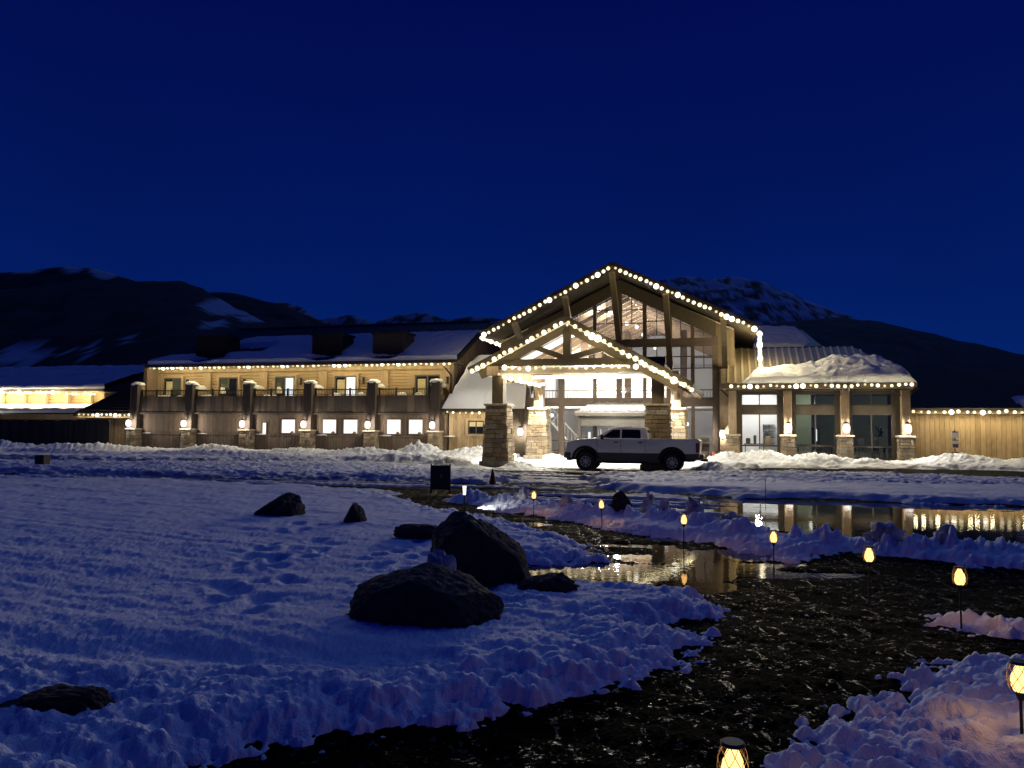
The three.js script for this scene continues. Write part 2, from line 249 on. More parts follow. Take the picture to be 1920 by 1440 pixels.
function fan(fy, angles, dists, colour) {
  const na = angles.length, nd = dists.length, p = new Float32Array(na * nd * 3), uv = new Float32Array(na * nd * 2), c = new Float32Array(na * nd * 3), ix = [];
  for (let j = 0, o = 0; j < nd; j++) for (let i = 0; i < na; i++, o++) {
    const x = Math.sin(angles[i]) * dists[j], d = Math.cos(angles[i]) * dists[j];
    p[3 * o] = x; p[3 * o + 1] = fy(x, d); p[3 * o + 2] = -d; uv[2 * o] = x; uv[2 * o + 1] = d;
    const q = colour(x, d, p[3 * o + 1]); c[3 * o] = q[0]; c[3 * o + 1] = q[1]; c[3 * o + 2] = q[2];
  }
  for (let j = 0; j < nd - 1; j++) for (let i = 0; i < na - 1; i++) { const a = j * na + i, b = a + 1, e = a + na, f = e + 1; ix.push(a, b, f, a, f, e); }
  const g = new THREE.BufferGeometry(); g.setAttribute('position', new THREE.BufferAttribute(p, 3)); g.setAttribute('uv', new THREE.BufferAttribute(uv, 2)); g.setAttribute('color', new THREE.BufferAttribute(c, 3)); g.setIndex(ix); g.computeVertexNormals(); return g;
}
const geo = (a, b, n) => Array.from({ length: n }, (_, i) => a * Math.pow(b / a, i / n)), lin = (a, b, n) => Array.from({ length: n }, (_, i) => lerp(a, b, i / n));
{
  const ang = (n) => [...lin(-180, -42, 26), ...lin(-42, 42, n), ...lin(42, 180, 26), 180].map(rad);
  const far = [...geo(90, 4000, 26), 4000];
  const snowFar = (x, d) => Math.hypot(x, d) > 90 ? -0.02 + 0.3 : d < 1 ? groundY(x, Math.max(d, 0.5)) + 0.15 : snowY(x, d);
  const g1 = fan(snowFar, ang(880), [...geo(0.3, 2.6, 26), ...geo(2.6, 27, 380), ...geo(27, 52, 300), ...geo(52, 90, 40), ...far], (x, d) => {
    const k = Math.hypot(x, d) > 90 ? 0 : dirtOut.v, q = cl(k);
    return [lerp(1, 0.22, q), lerp(1, 0.19, q), lerp(1, 0.145, q)];
  });
  const snow = new THREE.Mesh(g1, M.snow); M.snow.vertexColors = true; snow.name = 'snow_ground'; snow.userData.kind = 'structure'; snow.receiveShadow = snow.castShadow = true; scene.add(snow);
  const wet = rep(tWet, 0.6);
  const mud = new THREE.MeshPhysicalMaterial({ color: rgb(1, 1, 1), vertexColors: true, roughness: 1, specularIntensity: 0.6, specularIntensityMap: wet, roughnessMap: wet, bumpMap: rep(tFine, 1.1), bumpScale: 0.02 });
  const g2 = fan((x, d) => Math.hypot(x, d) > 75 ? -0.15 : groundY(x, Math.max(d, 0.3)), ang(520), [...geo(0.3, 2.6, 16), ...geo(2.6, 26, 300), ...geo(26, 75, 70), ...geo(75, 4000, 6), 4000], (x, d) => {
    const k = 0.05 + 0.05 * fbm(x * 2, d * 2, 3), gr = ss(0.1, 0.6, fbm(x * 0.7 + 9, d * 0.7, 2)), r = ss(0.2, -0.3, polySD(road, x, d));
    return [lerp(0.030, 0.034, r) * k, lerp(0.024 + 0.008 * gr, 0.032, r) * k, lerp(0.017, 0.028, r) * k];
  });
  const ground = new THREE.Mesh(g2, mud); ground.name = 'ground'; ground.userData.kind = 'structure'; ground.receiveShadow = true; scene.add(ground);
  const water = new THREE.MeshPhysicalMaterial({ color: rgb(0.012, 0.011, 0.009), roughness: 0.015, ior: 1.33, bumpMap: rep(tFine, 0.3), bumpScale: 0.0005 });
  const pool = (name, pts, y, kind = 'structure') => { const s = new THREE.Shape(pts.map((p) => new THREE.Vector2(p[0], p[1]))), g = new THREE.ShapeGeometry(s).rotateX(-Math.PI / 2).translate(0, y, 0); uvm(g); const m = new THREE.Mesh(g, water); m.name = name; m.userData.kind = kind; m.receiveShadow = true; scene.add(m); };
  pool('puddle_water', [[-1.4, 8.2], [4.6, 7.6], [5.4, 11.9], [3.6, 13.0], [2.3, 14.2], [0, 16.6], [-1.6, 17.5], [-1.2, 12]], 0.0);
  pool('road_water', [[-14, 25.6], [-3, 21.8], [2.5, 16.7], [6.5, 13], [16, 10.9], [24, 9], [24, 16.3], [12.5, 19.0], [4, 21.6], [-1, 24.4], [-6, 25.6]], 0.0);
}

/* ------------------------------------------------------------------ mountains */
const HZ = (x) => 799 + 0.007 * (x - 960);
function mountain(name, label, D, pts, front, patches, base, snowAmt, rough, seed) {
  const P = pts.map(([x, y]) => [(x - 960) / 1450 * D, (HZ(x) - y) / 1450 * D + 1.9]);
  const prof = (X) => { if (X <= P[0][0]) return P[0][1]; for (let i = 1; i < P.length; i++) if (X < P[i][0]) { const t = (X - P[i - 1][0]) / (P[i][0] - P[i - 1][0]); return lerp(P[i - 1][1], P[i][1], t * t * (3 - 2 * t) * 0.5 + t * 0.5); } return P[P.length - 1][1]; };
  const nx = 240, nz = 44, pos = [], col = [], ix = [], x0 = P[0][0], x1 = P[P.length - 1][0], sc = D / 900;
  for (let j = 0; j <= nz; j++) for (let i = 0; i <= nx; i++) {
    const X = lerp(x0, x1, i / nx), t = j / nz, f = t < 0.8 ? t / 0.8 : 1 - (t - 0.8) / 0.2, Z = t < 0.8 ? lerp(D * front, D, t / 0.8) : lerp(D, D * 1.3, (t - 0.8) / 0.2);
    const k = Z / D, pr = prof(X / (t < 0.8 ? k : 1));
    const e = (fbm(X / (60 * sc) + seed, Z / (60 * sc), 5) * 11 + Math.abs(n2(X / (5 * sc), Z / (9 * sc))) * 1.2 * rough) * sc * rough;
    const y = pr * Math.pow(f, 0.75) + e * (0.25 + 1.5 * f * (1 - f)) * ss(0, 0.2, f);
    pos.push(X, y - 0.5, -Z);
    const pxx = 960 + X / Z * 1450, pyy = HZ(960) - (y - 1.9) / Z * 1450;   // only used to lay the snow patches out on the slope
    let s = 0; for (const [cx, cy, rx, ry] of patches) s = Math.max(s, 1 - Math.hypot((pxx - cx) / rx, (pyy - cy) / ry));
    s = s > 0 ? ss(0.04, 0.16, s + 0.35 * fbm(X / (9 * sc), Z / (14 * sc), 3)) : 0;
    const rockN = fbm(X / (26 * sc) + seed * 2, y / (20 * sc), 5) + 0.35 * fbm(X / (7 * sc), y / (12 * sc), 3);
    s = Math.max(s, snowAmt ? ss(-0.12, 0.16, rockN + snowAmt - 0.55 + 0.4 * f) : 0);
    const sn = D > 3300 ? 0.42 : snowAmt ? 0.58 : 0.5; col.push(lerp(base[0], sn, s), lerp(base[1], sn * 1.04, s), lerp(base[2], sn * 1.14, s));
  }
  for (let j = 0; j < nz; j++) for (let i = 0; i < nx; i++) { const a = j * (nx + 1) + i, b = a + 1, c = a + nx + 1, d = c + 1; ix.push(a, b, d, a, d, c); }
  const g = new THREE.BufferGeometry(); g.setAttribute('position', new THREE.Float32BufferAttribute(pos, 3)); g.setAttribute('color', new THREE.Float32BufferAttribute(col, 3)); g.setIndex(ix); g.computeVertexNormals();
  const m = new THREE.Mesh(g, new THREE.MeshStandardMaterial({ vertexColors: true, roughness: 0.95 })); m.name = name; m.userData.kind = 'structure'; m.userData.label = label; scene.add(m);
}
mountain('hills', 'dark wooded hill behind the left end of the lodge with a snowy clearing', 760, [[-500, 600], [-200, 560], [0, 541], [90, 530], [140, 523], [330, 525], [370, 535], [400, 556], [450, 582], [500, 603], [580, 616], [660, 640], [760, 690], [900, 760]], 0.45, [[432, 577, 66, 20], [400, 610, 26, 8], [480, 598, 40, 8], [40, 672, 52, 22], [165, 658, 10, 16], [235, 640, 8, 6], [120, 664, 8, 6]], [0.006, 0.007, 0.010], 0, 1, 3);
mountain('far_hills', 'farther dark ridge with snow streaks at the far left', 1700, [[-600, 560], [-200, 520], [0, 507], [60, 500], [150, 496], [185, 505], [230, 520], [300, 545], [420, 545], [520, 566], [620, 610], [760, 660]], 0.7, [[190, 510, 36, 18], [125, 507, 22, 9], [40, 512, 30, 5]], [0.006, 0.008, 0.013], 0, 1, 8);
mountain('far_mountains', 'low blue snowy mountains behind the balcony wing', 3600, [[250, 680], [380, 575], [430, 545], [480, 578], [520, 563], [555, 572], [600, 598], [650, 590], [700, 603], [745, 588], [790, 584], [840, 598], [900, 592], [960, 600], [1050, 610], [1150, 640], [1250, 690]], 0.75, [], [0.012, 0.014, 0.022], 0.22, 0.75, 14);
mountain('mountain', 'snowy mountain peak behind the right side of the gable', 3000, [[1040, 660], [1130, 570], [1200, 535], [1250, 524], [1290, 515], [1330, 524], [1380, 517], [1430, 523], [1470, 545], [1530, 568], [1590, 590], [1640, 612], [1700, 640], [1800, 700]], 0.6, [], [0.010, 0.012, 0.019], 0.30, 1.1, 21);
mountain('hill', 'dark wooded hill behind the right wing of the lodge', 640, [[1180, 700], [1300, 640], [1400, 612], [1480, 600], [1560, 594], [1610, 596], [1680, 606], [1740, 622], [1820, 640], [1920, 664], [2100, 700], [2400, 740]], 0.4, [], [0.005, 0.006, 0.009], 0, 0.8, 33);

/* ------------------------------------------------------------------ shared builders */
const bulbGeo = new THREE.SphereGeometry(0.088, 10, 8), socketGeo = new THREE.CylinderGeometry(0.03, 0.03, 0.06, 6);
const bulbSizes = [0.7, 0.85, 1, 1.1, 1.45];
function bulbString(label, pts, n, cd, group, size = 1, power = 4.2) {   // pts: polyline in the building frame
  const T = thing('bulb_string', label, 'string lights', pts[0][0], pts[0][2], group, pts[0][1]), q = rng(Math.round(pts[0][0] * 91 + pts[0][1] * 37 + 5000)), segs = [], geos = [];
  let L = 0; for (let i = 1; i < pts.length; i++) { const l = Math.hypot(...pts[i].map((v, k) => v - pts[i - 1][k])); segs.push(l); L += l; geos.push(bar(pts[i - 1], pts[i], 0.018)); }
  part(T, 'wire', geos, M.wire);
  for (let k = 0; k < n; k++) {
    let s = L * (k + 0.5) / n + (q() - 0.5) * 0.22 * L / n, i = 0; while (i < segs.length - 1 && s > segs[i]) s -= segs[i++];
    const t = s / segs[i], p = pts[i].map((v, c) => lerp(v, pts[i + 1][c], t)), z = size * bulbSizes[Math.floor(q() * 5)];
    const sag = 0.05 * Math.sin(Math.PI * ((k % 6) / 6)), b = new THREE.Mesh(bulbGeo, z / size < 0.8 ? M.bulbdim : z / size > 1.3 ? M.bulbbright : M.bulb); b.name = numbered('bulb'); b.scale.setScalar(z); b.position.set(p[0] - T.off[0], p[1] - 0.07 - sag - q() * 0.04 - T.off[1], -(p[2] - T.off[2])); T.add(b);
    if (cd) lamp(T, b.position.x, b.position.y, b.position.z, WARM, power * cd * z * z, 'bulb_light', 4);
  }
  return T;
}
// snow lying on a roof: corners eave-left, eave-right, top-left, top-right; depth(s, t) in metres, s along the eave, t up the slope
function roofSnow(parent, c, nu, nv, depth, name = 'snow_cover', m = M.roofsnow) {
  const pos = [], uv = [], ix = [], V = c.map((p) => new THREE.Vector3(p[0], p[1], -p[2]));
  for (let j = -1; j <= nv; j++) for (let i = 0; i <= nu; i++) {
    const s = i / nu, t = Math.max(0, j) / nv, p = V[0].clone().lerp(V[1], s).lerp(V[2].clone().lerp(V[3], s), t), k = j < 0 ? -0.03 : depth(s, t);
    pos.push(p.x, p.y + Math.max(k, -0.06), p.z + (j === 0 ? 0.02 : 0)); uv.push(p.x, p.y * 0.6 - p.z);
  }
  const ks = []; for (let j = -1; j <= nv; j++) for (let i = 0; i <= nu; i++) ks.push(depth(i / nu, Math.max(0, j) / nv));
  for (let j = 0; j <= nv; j++) for (let i = 0; i < nu; i++) { const a = j * (nu + 1) + i; if (Math.max(ks[a], ks[a + 1], ks[a + nu + 1], ks[a + nu + 2]) <= 0) continue; ix.push(a, a + 1, a + nu + 2, a, a + nu + 2, a + nu + 1); }
  const g = new THREE.BufferGeometry(); g.setAttribute('position', new THREE.Float32BufferAttribute(pos, 3)); g.setAttribute('uv', new THREE.Float32BufferAttribute(uv, 2)); g.setIndex(ix); g.computeVertexNormals();
  return part(parent, name, g, m);
}
function item(name, label, category, u, h, w, parts, group) {   // a small building-frame thing: parts are [name, geometry, material]
  const T = thing(name, label, category, u, w, group, h); for (const [n, g, m] of parts) part(T, n, g, m); return T;
}
function mound(u, h, w, ru, rh, rw, seed, rag = 0.25) {
  const g = mergeVertices(new THREE.IcosahedronGeometry(1, 3).deleteAttribute('normal').deleteAttribute('uv')), p = g.attributes.position;
  for (let i = 0; i < p.count; i++) { const v = new THREE.Vector3().fromBufferAttribute(p, i), k = 1 + rag * n3(v.x * 1.4 + seed, v.y * 1.4, v.z * 1.4); p.setXYZ(i, v.x * ru * k + u, Math.max(v.y, -0.25) * rh * k + h, v.z * rw * k - w); }
  g.computeVertexNormals(); return uvm(g);
}
const stoneGeos = [0, 1, 2, 3].map((k) => { const g = new RoundedBoxGeometry(1, 1, 1, 1, 0.07), p = g.attributes.position; for (let i = 0; i < p.count; i++) { const v = new THREE.Vector3().fromBufferAttribute(p, i), s = [Math.sign(v.x), Math.sign(v.y), Math.sign(v.z)]; p.setXYZ(i, v.x + 0.05 * n3(s[0] * 2 + k * 7, s[1] * 2, s[2] * 2), v.y + 0.07 * n3(s[0] * 2, s[1] * 2 + k * 5, s[2] * 2), v.z); } g.computeVertexNormals(); return uvm(g, 0.4); });
const stoneMats = [M.stoneA, M.stoneB, M.stoneC, M.stoneD, M.stoneA, M.stoneB];
// a battered stone pier: stones of the front and right faces one by one, or joined
function stonePier(T, cu, cw, h0, h1, half0, half1, course, single, seed, faces = ['f', 'r', 'l']) {
  const q = rng(seed), col = new THREE.Group(); col.name = numbered('stone_column'); T.add(col);
  const core = new THREE.CylinderGeometry((half1 - 0.04) * Math.SQRT2, (half0 - 0.04) * Math.SQRT2, h1 - h0, 4, 1).rotateY(Math.PI / 4).toNonIndexed(); core.computeVertexNormals();
  part(col, 'core', uvm(core).translate(cu, (h0 + h1) / 2, -cw), M.mortar);
  const loose = [[], [], [], []];
  for (const f of faces) for (let y = h0; y < h1 - 0.03;) {
    const ch = Math.min(course * (0.65 + 0.7 * q()), h1 - y), hw = lerp(half0, half1, (y + ch / 2 - h0) / (h1 - h0));
    for (let x = -hw; x < hw - 0.02;) {
      let l = course * (1.3 + 1.9 * q()); if (x + l > hw - course * 0.7) l = hw - x;
      const k = Math.floor(q() * 6), dp = 0.10 + 0.05 * q(), out = hw + 0.02 * (q() - 0.5) - 0.03, sc = [l - 0.018, ch - 0.018, dp], mid = x + l / 2;
      const P = f === 'f' ? [cu + mid, y + ch / 2, -cw + out, 0] : f === 'r' ? [cu + out, y + ch / 2, -cw + mid, Math.PI / 2] : [cu - out, y + ch / 2, -cw + mid, Math.PI / 2];
      if (single && f !== 'l') { const s = new THREE.Mesh(stoneGeos[k % 4], stoneMats[k]); s.name = numbered('stone'); s.scale.set(...sc); s.rotation.y = P[3]; s.position.set(P[0] - T.off[0], P[1] - T.off[1], P[2] + T.off[2]); s.castShadow = s.receiveShadow = true; col.add(s); } else loose[k % 4].push(stoneGeos[k % 4].clone().scale(...sc).rotateY(P[3]).translate(P[0], P[1], P[2]));
      x += l;
    }
    y += ch;
  }
  loose.forEach((l, k) => { if (l.length) part(col, 'stonework', l, stoneMats[k], 'stuff'); });
  part(col, 'cap', rbox(cu - half1 - 0.1, cu + half1 + 0.1, h1, h1 + 0.11, cw - half1 - 0.1, cw + half1 + 0.1, 0.03), M.cap);
  return col;
}
function boards(parent, u0, u1, h0, h1, w, width, mats, opt = {}) {   // vertical boards, one mesh each or joined
  const q = rng(Math.round(u0 * 13 + h1 * 7 + 900)), n = Math.max(1, Math.round((u1 - u0) / width)), bw = (u1 - u0) / n, sets = mats.map(() => []);
  for (let i = 0; i < n; i++) {
    const top = typeof h1 === 'function' ? h1(u0 + bw * (i + 0.5)) : h1, k = Math.floor(q() * mats.length), g = box(u0 + bw * i + 0.006, u0 + bw * (i + 1) - 0.006, h0, top - 0.01 * q(), w - 0.03 - 0.012 * q(), w + 0.02);
    if (opt.single) part(parent, 'board', g, mats[k]); else sets[k].push(g);
  }
  sets.forEach((s, k) => { if (s.length) part(parent, 'siding', s, mats[k], 'stuff'); });
}
// glowing wall lantern: back plate, cap, base, glass
let lanternProto;
function wallLantern(label, u, h, w, cd, group) {
  const T = thing('wall_lantern', label, 'wall lantern', u, w, group, h);
  part(T, 'lamp_glass', uvm(new THREE.CapsuleGeometry(0.17, 0.13, 6, 16)).translate(u, h + 0.32, -w), M.lantern);
  part(T, 'top', uvm(new THREE.ConeGeometry(0.2, 0.1, 12)).translate(u, h + 0.62, -w), M.iron);
  part(T, 'base', [rbox(u - 0.09, u + 0.09, h + 0.02, h + 0.06, w - 0.09, w + 0.09), rbox(u - 0.04, u + 0.04, h + 0.55, h + 0.6, w + 0.02, w + 0.45)], M.iron);
  lamp(T, 0, 0.30, 0, WHITE, 3.6 * cd, 'lantern_light', 6);
  return T;
}
function windowFrame(parent, u0, u1, h0, h1, w, nb, opt = {}) {   // frame with nb panes side by side; returns the window
  const t = opt.t ?? 0.07, geos = [box(u0, u1, h0, h0 + t, w - 0.05, w + 0.05), box(u0, u1, h1 - t, h1, w - 0.05, w + 0.05), box(u0, u0 + t, h0 + t, h1 - t, w - 0.05, w + 0.05), box(u1 - t, u1, h0 + t, h1 - t, w - 0.05, w + 0.05)];
  const bw = (u1 - u0) / nb; for (let i = 1; i < nb; i++) geos.push(box(u0 + bw * i - t / 2, u0 + bw * i + t / 2, h0 + t, h1 - t, w - 0.045, w + 0.045));
  const f = part(parent, opt.name ?? 'window', geos, opt.mat ?? M.frame);
  for (let i = 0; i < nb; i++) part(f, opt.pane ?? 'window_pane', box(u0 + bw * i + t / 2, u0 + bw * (i + 1) - t / 2, h0 + t, h1 - t, w + 0.0, w + 0.012), [].concat(opt.panes ?? M.darkglass)[i % [].concat(opt.panes ?? M.darkglass).length]);
  return f;
}

/* ------------------------------------------------------------------ balcony wing (left) */
{
  const T = thing('guest_wing', 'two storey timber balcony wing with snowy roof left of the great gable', 'building', -15.5, 0);
  const piers = [-27.0, -22.55, -18.05, -13.55, -9.08, -4.8];
  part(T, 'wall', [box(-27.3, -4.15, 0, 2.62, 0.2, 0.5), box(-26.9, -4.15, 3.0, 5.95, 1.8, 2.0), box(-26.9, -26.6, 0, 6, 0.5, 13), box(-4.2, -3.9, 0, 5.9, 0.6, 13), box(-26.9, -3.9, 0, 6, 13, 13.3)], M.brown);
  { // the right end, seen from the drive: a gable of tan boards
    const s = new THREE.Shape([[0.35, 0], [0.35, 5.85], [7.0, 9.0], [13.5, 5.7], [13.5, 0]].map((p) => new THREE.Vector2(p[0], p[1])));
    part(T, 'end_wall', uvm(new THREE.ExtrudeGeometry(s, { depth: 0.06, bevelEnabled: false }).rotateY(Math.PI / 2).translate(-3.9, 0, 0)), M.tan);
    const bt = []; for (let w = 0.6; w < 7; w += 0.42) bt.push(box(-3.84, -3.81, 0.2, 5.6 + (w - 0.3) * 0.5 - 0.12, w, w + 0.06)); part(T, 'batten', bt, M.tan, 'stuff');
  }
  boards(T, -27.3, -4.2, 0.0, 2.56, 0.2, 0.2, [M.brown, M.brown2]);
  part(T, 'belt_board', box(-27.35, -4.25, 2.56, 2.68, -0.06, 0.24), M.darkH);
  part(T, 'ledge_board', box(-27.3, -4.25, 1.18, 1.25, 0.08, 0.24), M.brown);
  part(T, 'deck', [box(-27.2, -4.2, 2.85, 3.0, 0.05, 1.8)], M.darkH);
  part(T, 'balcony_apron', box(-27.2, -4.25, 2.68, 3.78, 0.02, 0.14), M.dark);
  boards(T, -27.2, -4.3, 2.70, 3.76, 0.03, 0.22, [M.dark, M.brown2]);
  // log siding of the upper storey, courses with rounded faces
  const logs = []; for (let h = 3.02; h < 5.7; h += 0.2) logs.push(uvm(new THREE.CylinderGeometry(0.11, 0.11, 22.6, 7).rotateZ(Math.PI / 2).scale(1, 1, 0.45)).translate(-15.5, h + 0.1, -1.8));
  part(T, 'log_siding', logs, M.log, 'stuff');
  part(T, 'frieze_board', box(-26.9, -4.0, 5.5, 5.74, 1.6, 1.76), M.trim);
  for (const u of piers.slice(0)) {
    stonePier(T, u + 0.0, -0.05, 0, 1.48, 0.40, 0.36, 0.2, false, 100 + Math.round(u * 7), ['f', 'r']);
    part(T, 'pilaster', rbox(u - 0.29, u + 0.29, 1.59, 4.6, -0.25, 0.14, 0.03), M.dark);
    part(T, 'snow_cap', mound(u, 4.58, 0.12, 0.42, 0.2, 0.42, u), M.roofsnow);
    if (u > -26) part(T, 'partition', [sheet([u - 0.2, 4.5, 0.3], [u + 0.2, 4.5, 0.3], [u + 0.2, 4.05, 1.65], [u - 0.2, 4.05, 1.65], 1.1)], M.log);
    if (u > -26) part(T, 'corner_trim', box(u - 0.28, u + 0.28, 3, 5.45, 1.58, 1.7), M.trim);
    if (u > -26) part(T, 'partition_snow', mound(u + 0.05, 4.32, 0.7, 0.3, 0.22, 0.75, u + 3), M.roofsnow);
  }
  part(T, 'left_parapet', rbox(-27.2, -26.75, 3.75, 4.5, -0.15, 1.4), M.tan);
  part(T, 'corner_trim', box(-26.8, -26.3, 3, 5.45, 1.55, 1.7), M.trim);
  part(T, 'corner_trim', box(-4.5, -3.95, 3, 5.6, 1.5, 1.7), M.trim);
  // railings bay by bay
  for (let i = 0; i < 5; i++) {
    const a = piers[i] + 0.36, b = piers[i + 1] - 0.36, r = part(T, 'railing', [box(a, b, 4.12, 4.19, 0.06, 0.12), box(a, b, 3.82, 3.86, 0.06, 0.11)], M.frame), bal = [];
    for (let u = a + 0.1; u < b; u += 0.11) bal.push(box(u, u + 0.022, 3.86, 4.12, 0.075, 0.1));
    part(r, 'balusters', bal, M.frame, 'stuff');
    for (let k = 0; k < 4; k++) { const u = lerp(a + 0.05, b - 0.05, k / 3); part(r, 'rail_post', box(u - 0.05, u + 0.05, 3.78, 4.26, 0.04, 0.14), M.frame); }
  }
  const dm = [[-22.0, 3.75, 1.0, 0.7, 0.25], [-25.4, 3.74, 0.8, 0.9, 0.22], [-17.0, 3.7, 0.9, 0.6, 0.3], [-12.2, 3.72, 0.9, 0.45, 0.36], [-10.3, 3.7, 0.8, 0.35, 0.4], [-7.5, 3.74, 0.8, 0.42, 0.35], [-6.3, 3.74, 0.8, 0.42, 0.36], [-24.0, 3.72, 0.8, 0.5, 0.2], [-19.4, 3.7, 0.8, 0.5, 0.2], [-15, 3.7, 0.8, 1.0, 0.18]];
  dm.forEach(([u, h, w, a, b], i) => part(T, 'deck_snow', mound(u, h - 0.1, w, a, b, 0.4, i * 3), M.roofsnow));
  part(T, 'deck_snow', box(-26.6, -5, 3.0, 3.72, 0.3, 1.6), M.roofsnow);
  // balcony doors: curtains and lit rooms behind
  const D = [[-26.15, -24.65, [M.curtain, M.dimglass]], [-21.6, -20.05, [M.dimglass, M.darkglass]], [-17.17, -15.65, [M.dimglass, M.lampcool]], [-12.67, -11.05, [M.curtain, M.lamppanel]], [-6.95, -5.2, [M.curtain, M.curtain]]];
  D.forEach(([a, b, p], i) => {
    const f = windowFrame(T, a, b, 3.0, 5.14, 1.66, 2, { name: 'balcony_door', panes: p.map((m) => m === M.curtain ? M.darkglass : m), mat: M.greyframe, t: 0.1 });
    if (p[0] === M.curtain || i === 4) { const cs = []; for (let k = 0; k < 7; k++) cs.push(uvm(new THREE.CylinderGeometry(0.045, 0.045, 1.75, 6)).translate(a + 0.25 + k * 0.075, 4.0, -1.64)); part(f, 'curtain', cs, M.curtain); }
    if (i === 4) { const cs = []; for (let k = 0; k < 5; k++) cs.push(uvm(new THREE.CylinderGeometry(0.045, 0.045, 1.75, 6)).translate(b - 0.6 + k * 0.075, 4.0, -1.64)); part(f, 'curtain', cs, M.curtain); }
    if (i === 1 || i === 2) item('patio_chair', i === 1 ? 'pale patio chair back behind the second balcony railing from the left' : 'pale patio chair back beside the cool lit door of the middle balcony', 'chair', a + 0.42, 3.0, 1.45, [['seat', rbox(a + 0.2, a + 0.64, 3.42, 3.5, 1.05, 1.5), M.cream], ['backrest', mound(a + 0.42, 4.1, 1.5, 0.22, 0.35, 0.08, i), M.cream], ['leg', box(a + 0.22, a + 0.26, 3.0, 3.42, 1.1, 1.14), M.cream], ['leg', box(a + 0.58, a + 0.62, 3.0, 3.42, 1.1, 1.14), M.cream]]);
    part(f, 'door_trim', [box(a - 0.14, a, 3, 5.28, 1.58, 1.7), box(b, b + 0.14, 3, 5.28, 1.58, 1.7), box(a, b, 5.14, 5.28, 1.58, 1.7)], M.trim);
    part(T, 'wall_sconce', [rbox(b + 0.45, b + 0.57, 4.55, 4.95, 1.5, 1.64), rbox(b + 0.42, b + 0.6, 4.95, 5.0, 1.46, 1.66)], M.iron);
  });
  // ground floor windows, lit from inside
  const panel = mat(0, 0, 0, 0.5, { emissive: rgb(1, 0.96, 0.93), emissiveIntensity: 1.12 });
  for (const [a, b, c, d] of [[-15.6, -14.63, 1.36, 2.22], [-12.6, -11.67, 1.37, 2.23], [-11.13, -10.17, 1.37, 2.23], [-8.13, -7.21, 1.37, 2.25], [-6.65, -5.75, 1.39, 2.25], [-17.03, -16.77, 1.27, 2.0]]) {
    const f = part(T, 'lit_window', [box(a - 0.06, b + 0.06, c - 0.07, c, 0.1, 0.24), box(a - 0.06, b + 0.06, d, d + 0.07, 0.1, 0.24), box(a - 0.06, a, c, d, 0.1, 0.24), box(b, b + 0.06, c, d, 0.1, 0.24)], M.brown2);
    part(f, 'window_pane', box(a, b, c, d, 0.13, 0.2), panel);
    if (b - a > 0.5) part(f, 'sill_snow', mound(lerp(a, b, 0.8), c - 0.02, 0.1, 0.13, 0.14, 0.08, a), M.brown);
  }
  for (const u of [-27.0, -22.55, -18.05, -13.55, -9.08, -4.8]) part(T, 'snow_ledge', mound(u + 0.85, 1.24, 0.1, 0.4, 0.06, 0.14, u), M.roofsnow);
  // roof: dark green standing seam above, snow below, boxy dormers
  const slope = (w) => 6.0 + (w - 0.2) * 0.47;
  part(T, 'roof', [sheet([-26.4, slope(0.2), 0.2], [-3.6, slope(0.2), 0.2], [-3.6, slope(7), 7], [-23.9, slope(7), 7], 0.22), sheet([-3.6, slope(7), 7], [-3.6, 5.8, 14], [-26.4, 5.8, 14], [-23.9, slope(7), 7], 0.22), sheet([-26.4, slope(0.2), 0.2], [-23.9, slope(7), 7], [-26.4, 5.8, 14], [-26.4, 5.8, 13.9], 0.22)], M.roofgreen);
  const seams = []; for (let u = -25.9; u < -3.7; u += 0.45) { const w0 = 0.25, w1 = u < -23.9 ? lerp(0, 7, (u + 26.4) / 2.5) : 6.95; seams.push(bar([u, slope(w0) + 0.02, w0], [u, slope(w1) + 0.02, w1], 0.03, 0.05)); }
  part(T, 'roof_seams', seams, M.roofgreen, 'stuff');
  part(T, 'ridge_cap', box(-23.9, -3.6, slope(7) - 0.02, slope(7) + 0.07, 6.9, 7.1), M.roofgreen);
  part(T, 'fascia', [box(-26.45, -3.6, 5.76, 5.96, 0.12, 0.18), bar([-3.58, slope(0.2) - 0.12, 0.2], [-3.58, slope(7) - 0.12, 7], 0.06, 0.26)], M.dark);
  part(T, 'soffit', box(-26.3, -3.7, 5.74, 5.8, 0.2, 1.8), M.trim);
  roofSnow(T, [[-26.3, slope(0.18), 0.18], [-3.55, slope(0.18), 0.18], [-24.3, slope(5.6), 5.6], [-3.55, slope(5.6), 5.6]], 200, 60, (s, t) => {
    const u = lerp(-26.3, -3.55, s), w = lerp(0.18, 5.6, t), e = 0.3 * fbm(u * 0.5, w * 0.7, 3);
    let k = 0.25; k = Math.min(k, (4.9 + 0.35 * e - w) * 0.8);
    for (const [cu, hw] of [[-21.9, 1.5], [-12.9, 1.5], [-8.5, 1.5]]) k = Math.min(k, (Math.hypot((u - cu) / hw, (w - 0.6) / 0.5) - 0.62 + 0.7 * e) * 0.5);   // melted below the dormers
    if (u < -18.6) k = Math.min(k, (Math.abs(w - 2.35 - 0.05 * (u + 22)) - 0.38 + 0.6 * e) * 0.5, (3.3 + (u + 24) * 0.9 - w + e) * 0.4 + 0.05);
    return k + 0.03 * fbm(u * 1.3, w * 1.3, 2);
  });
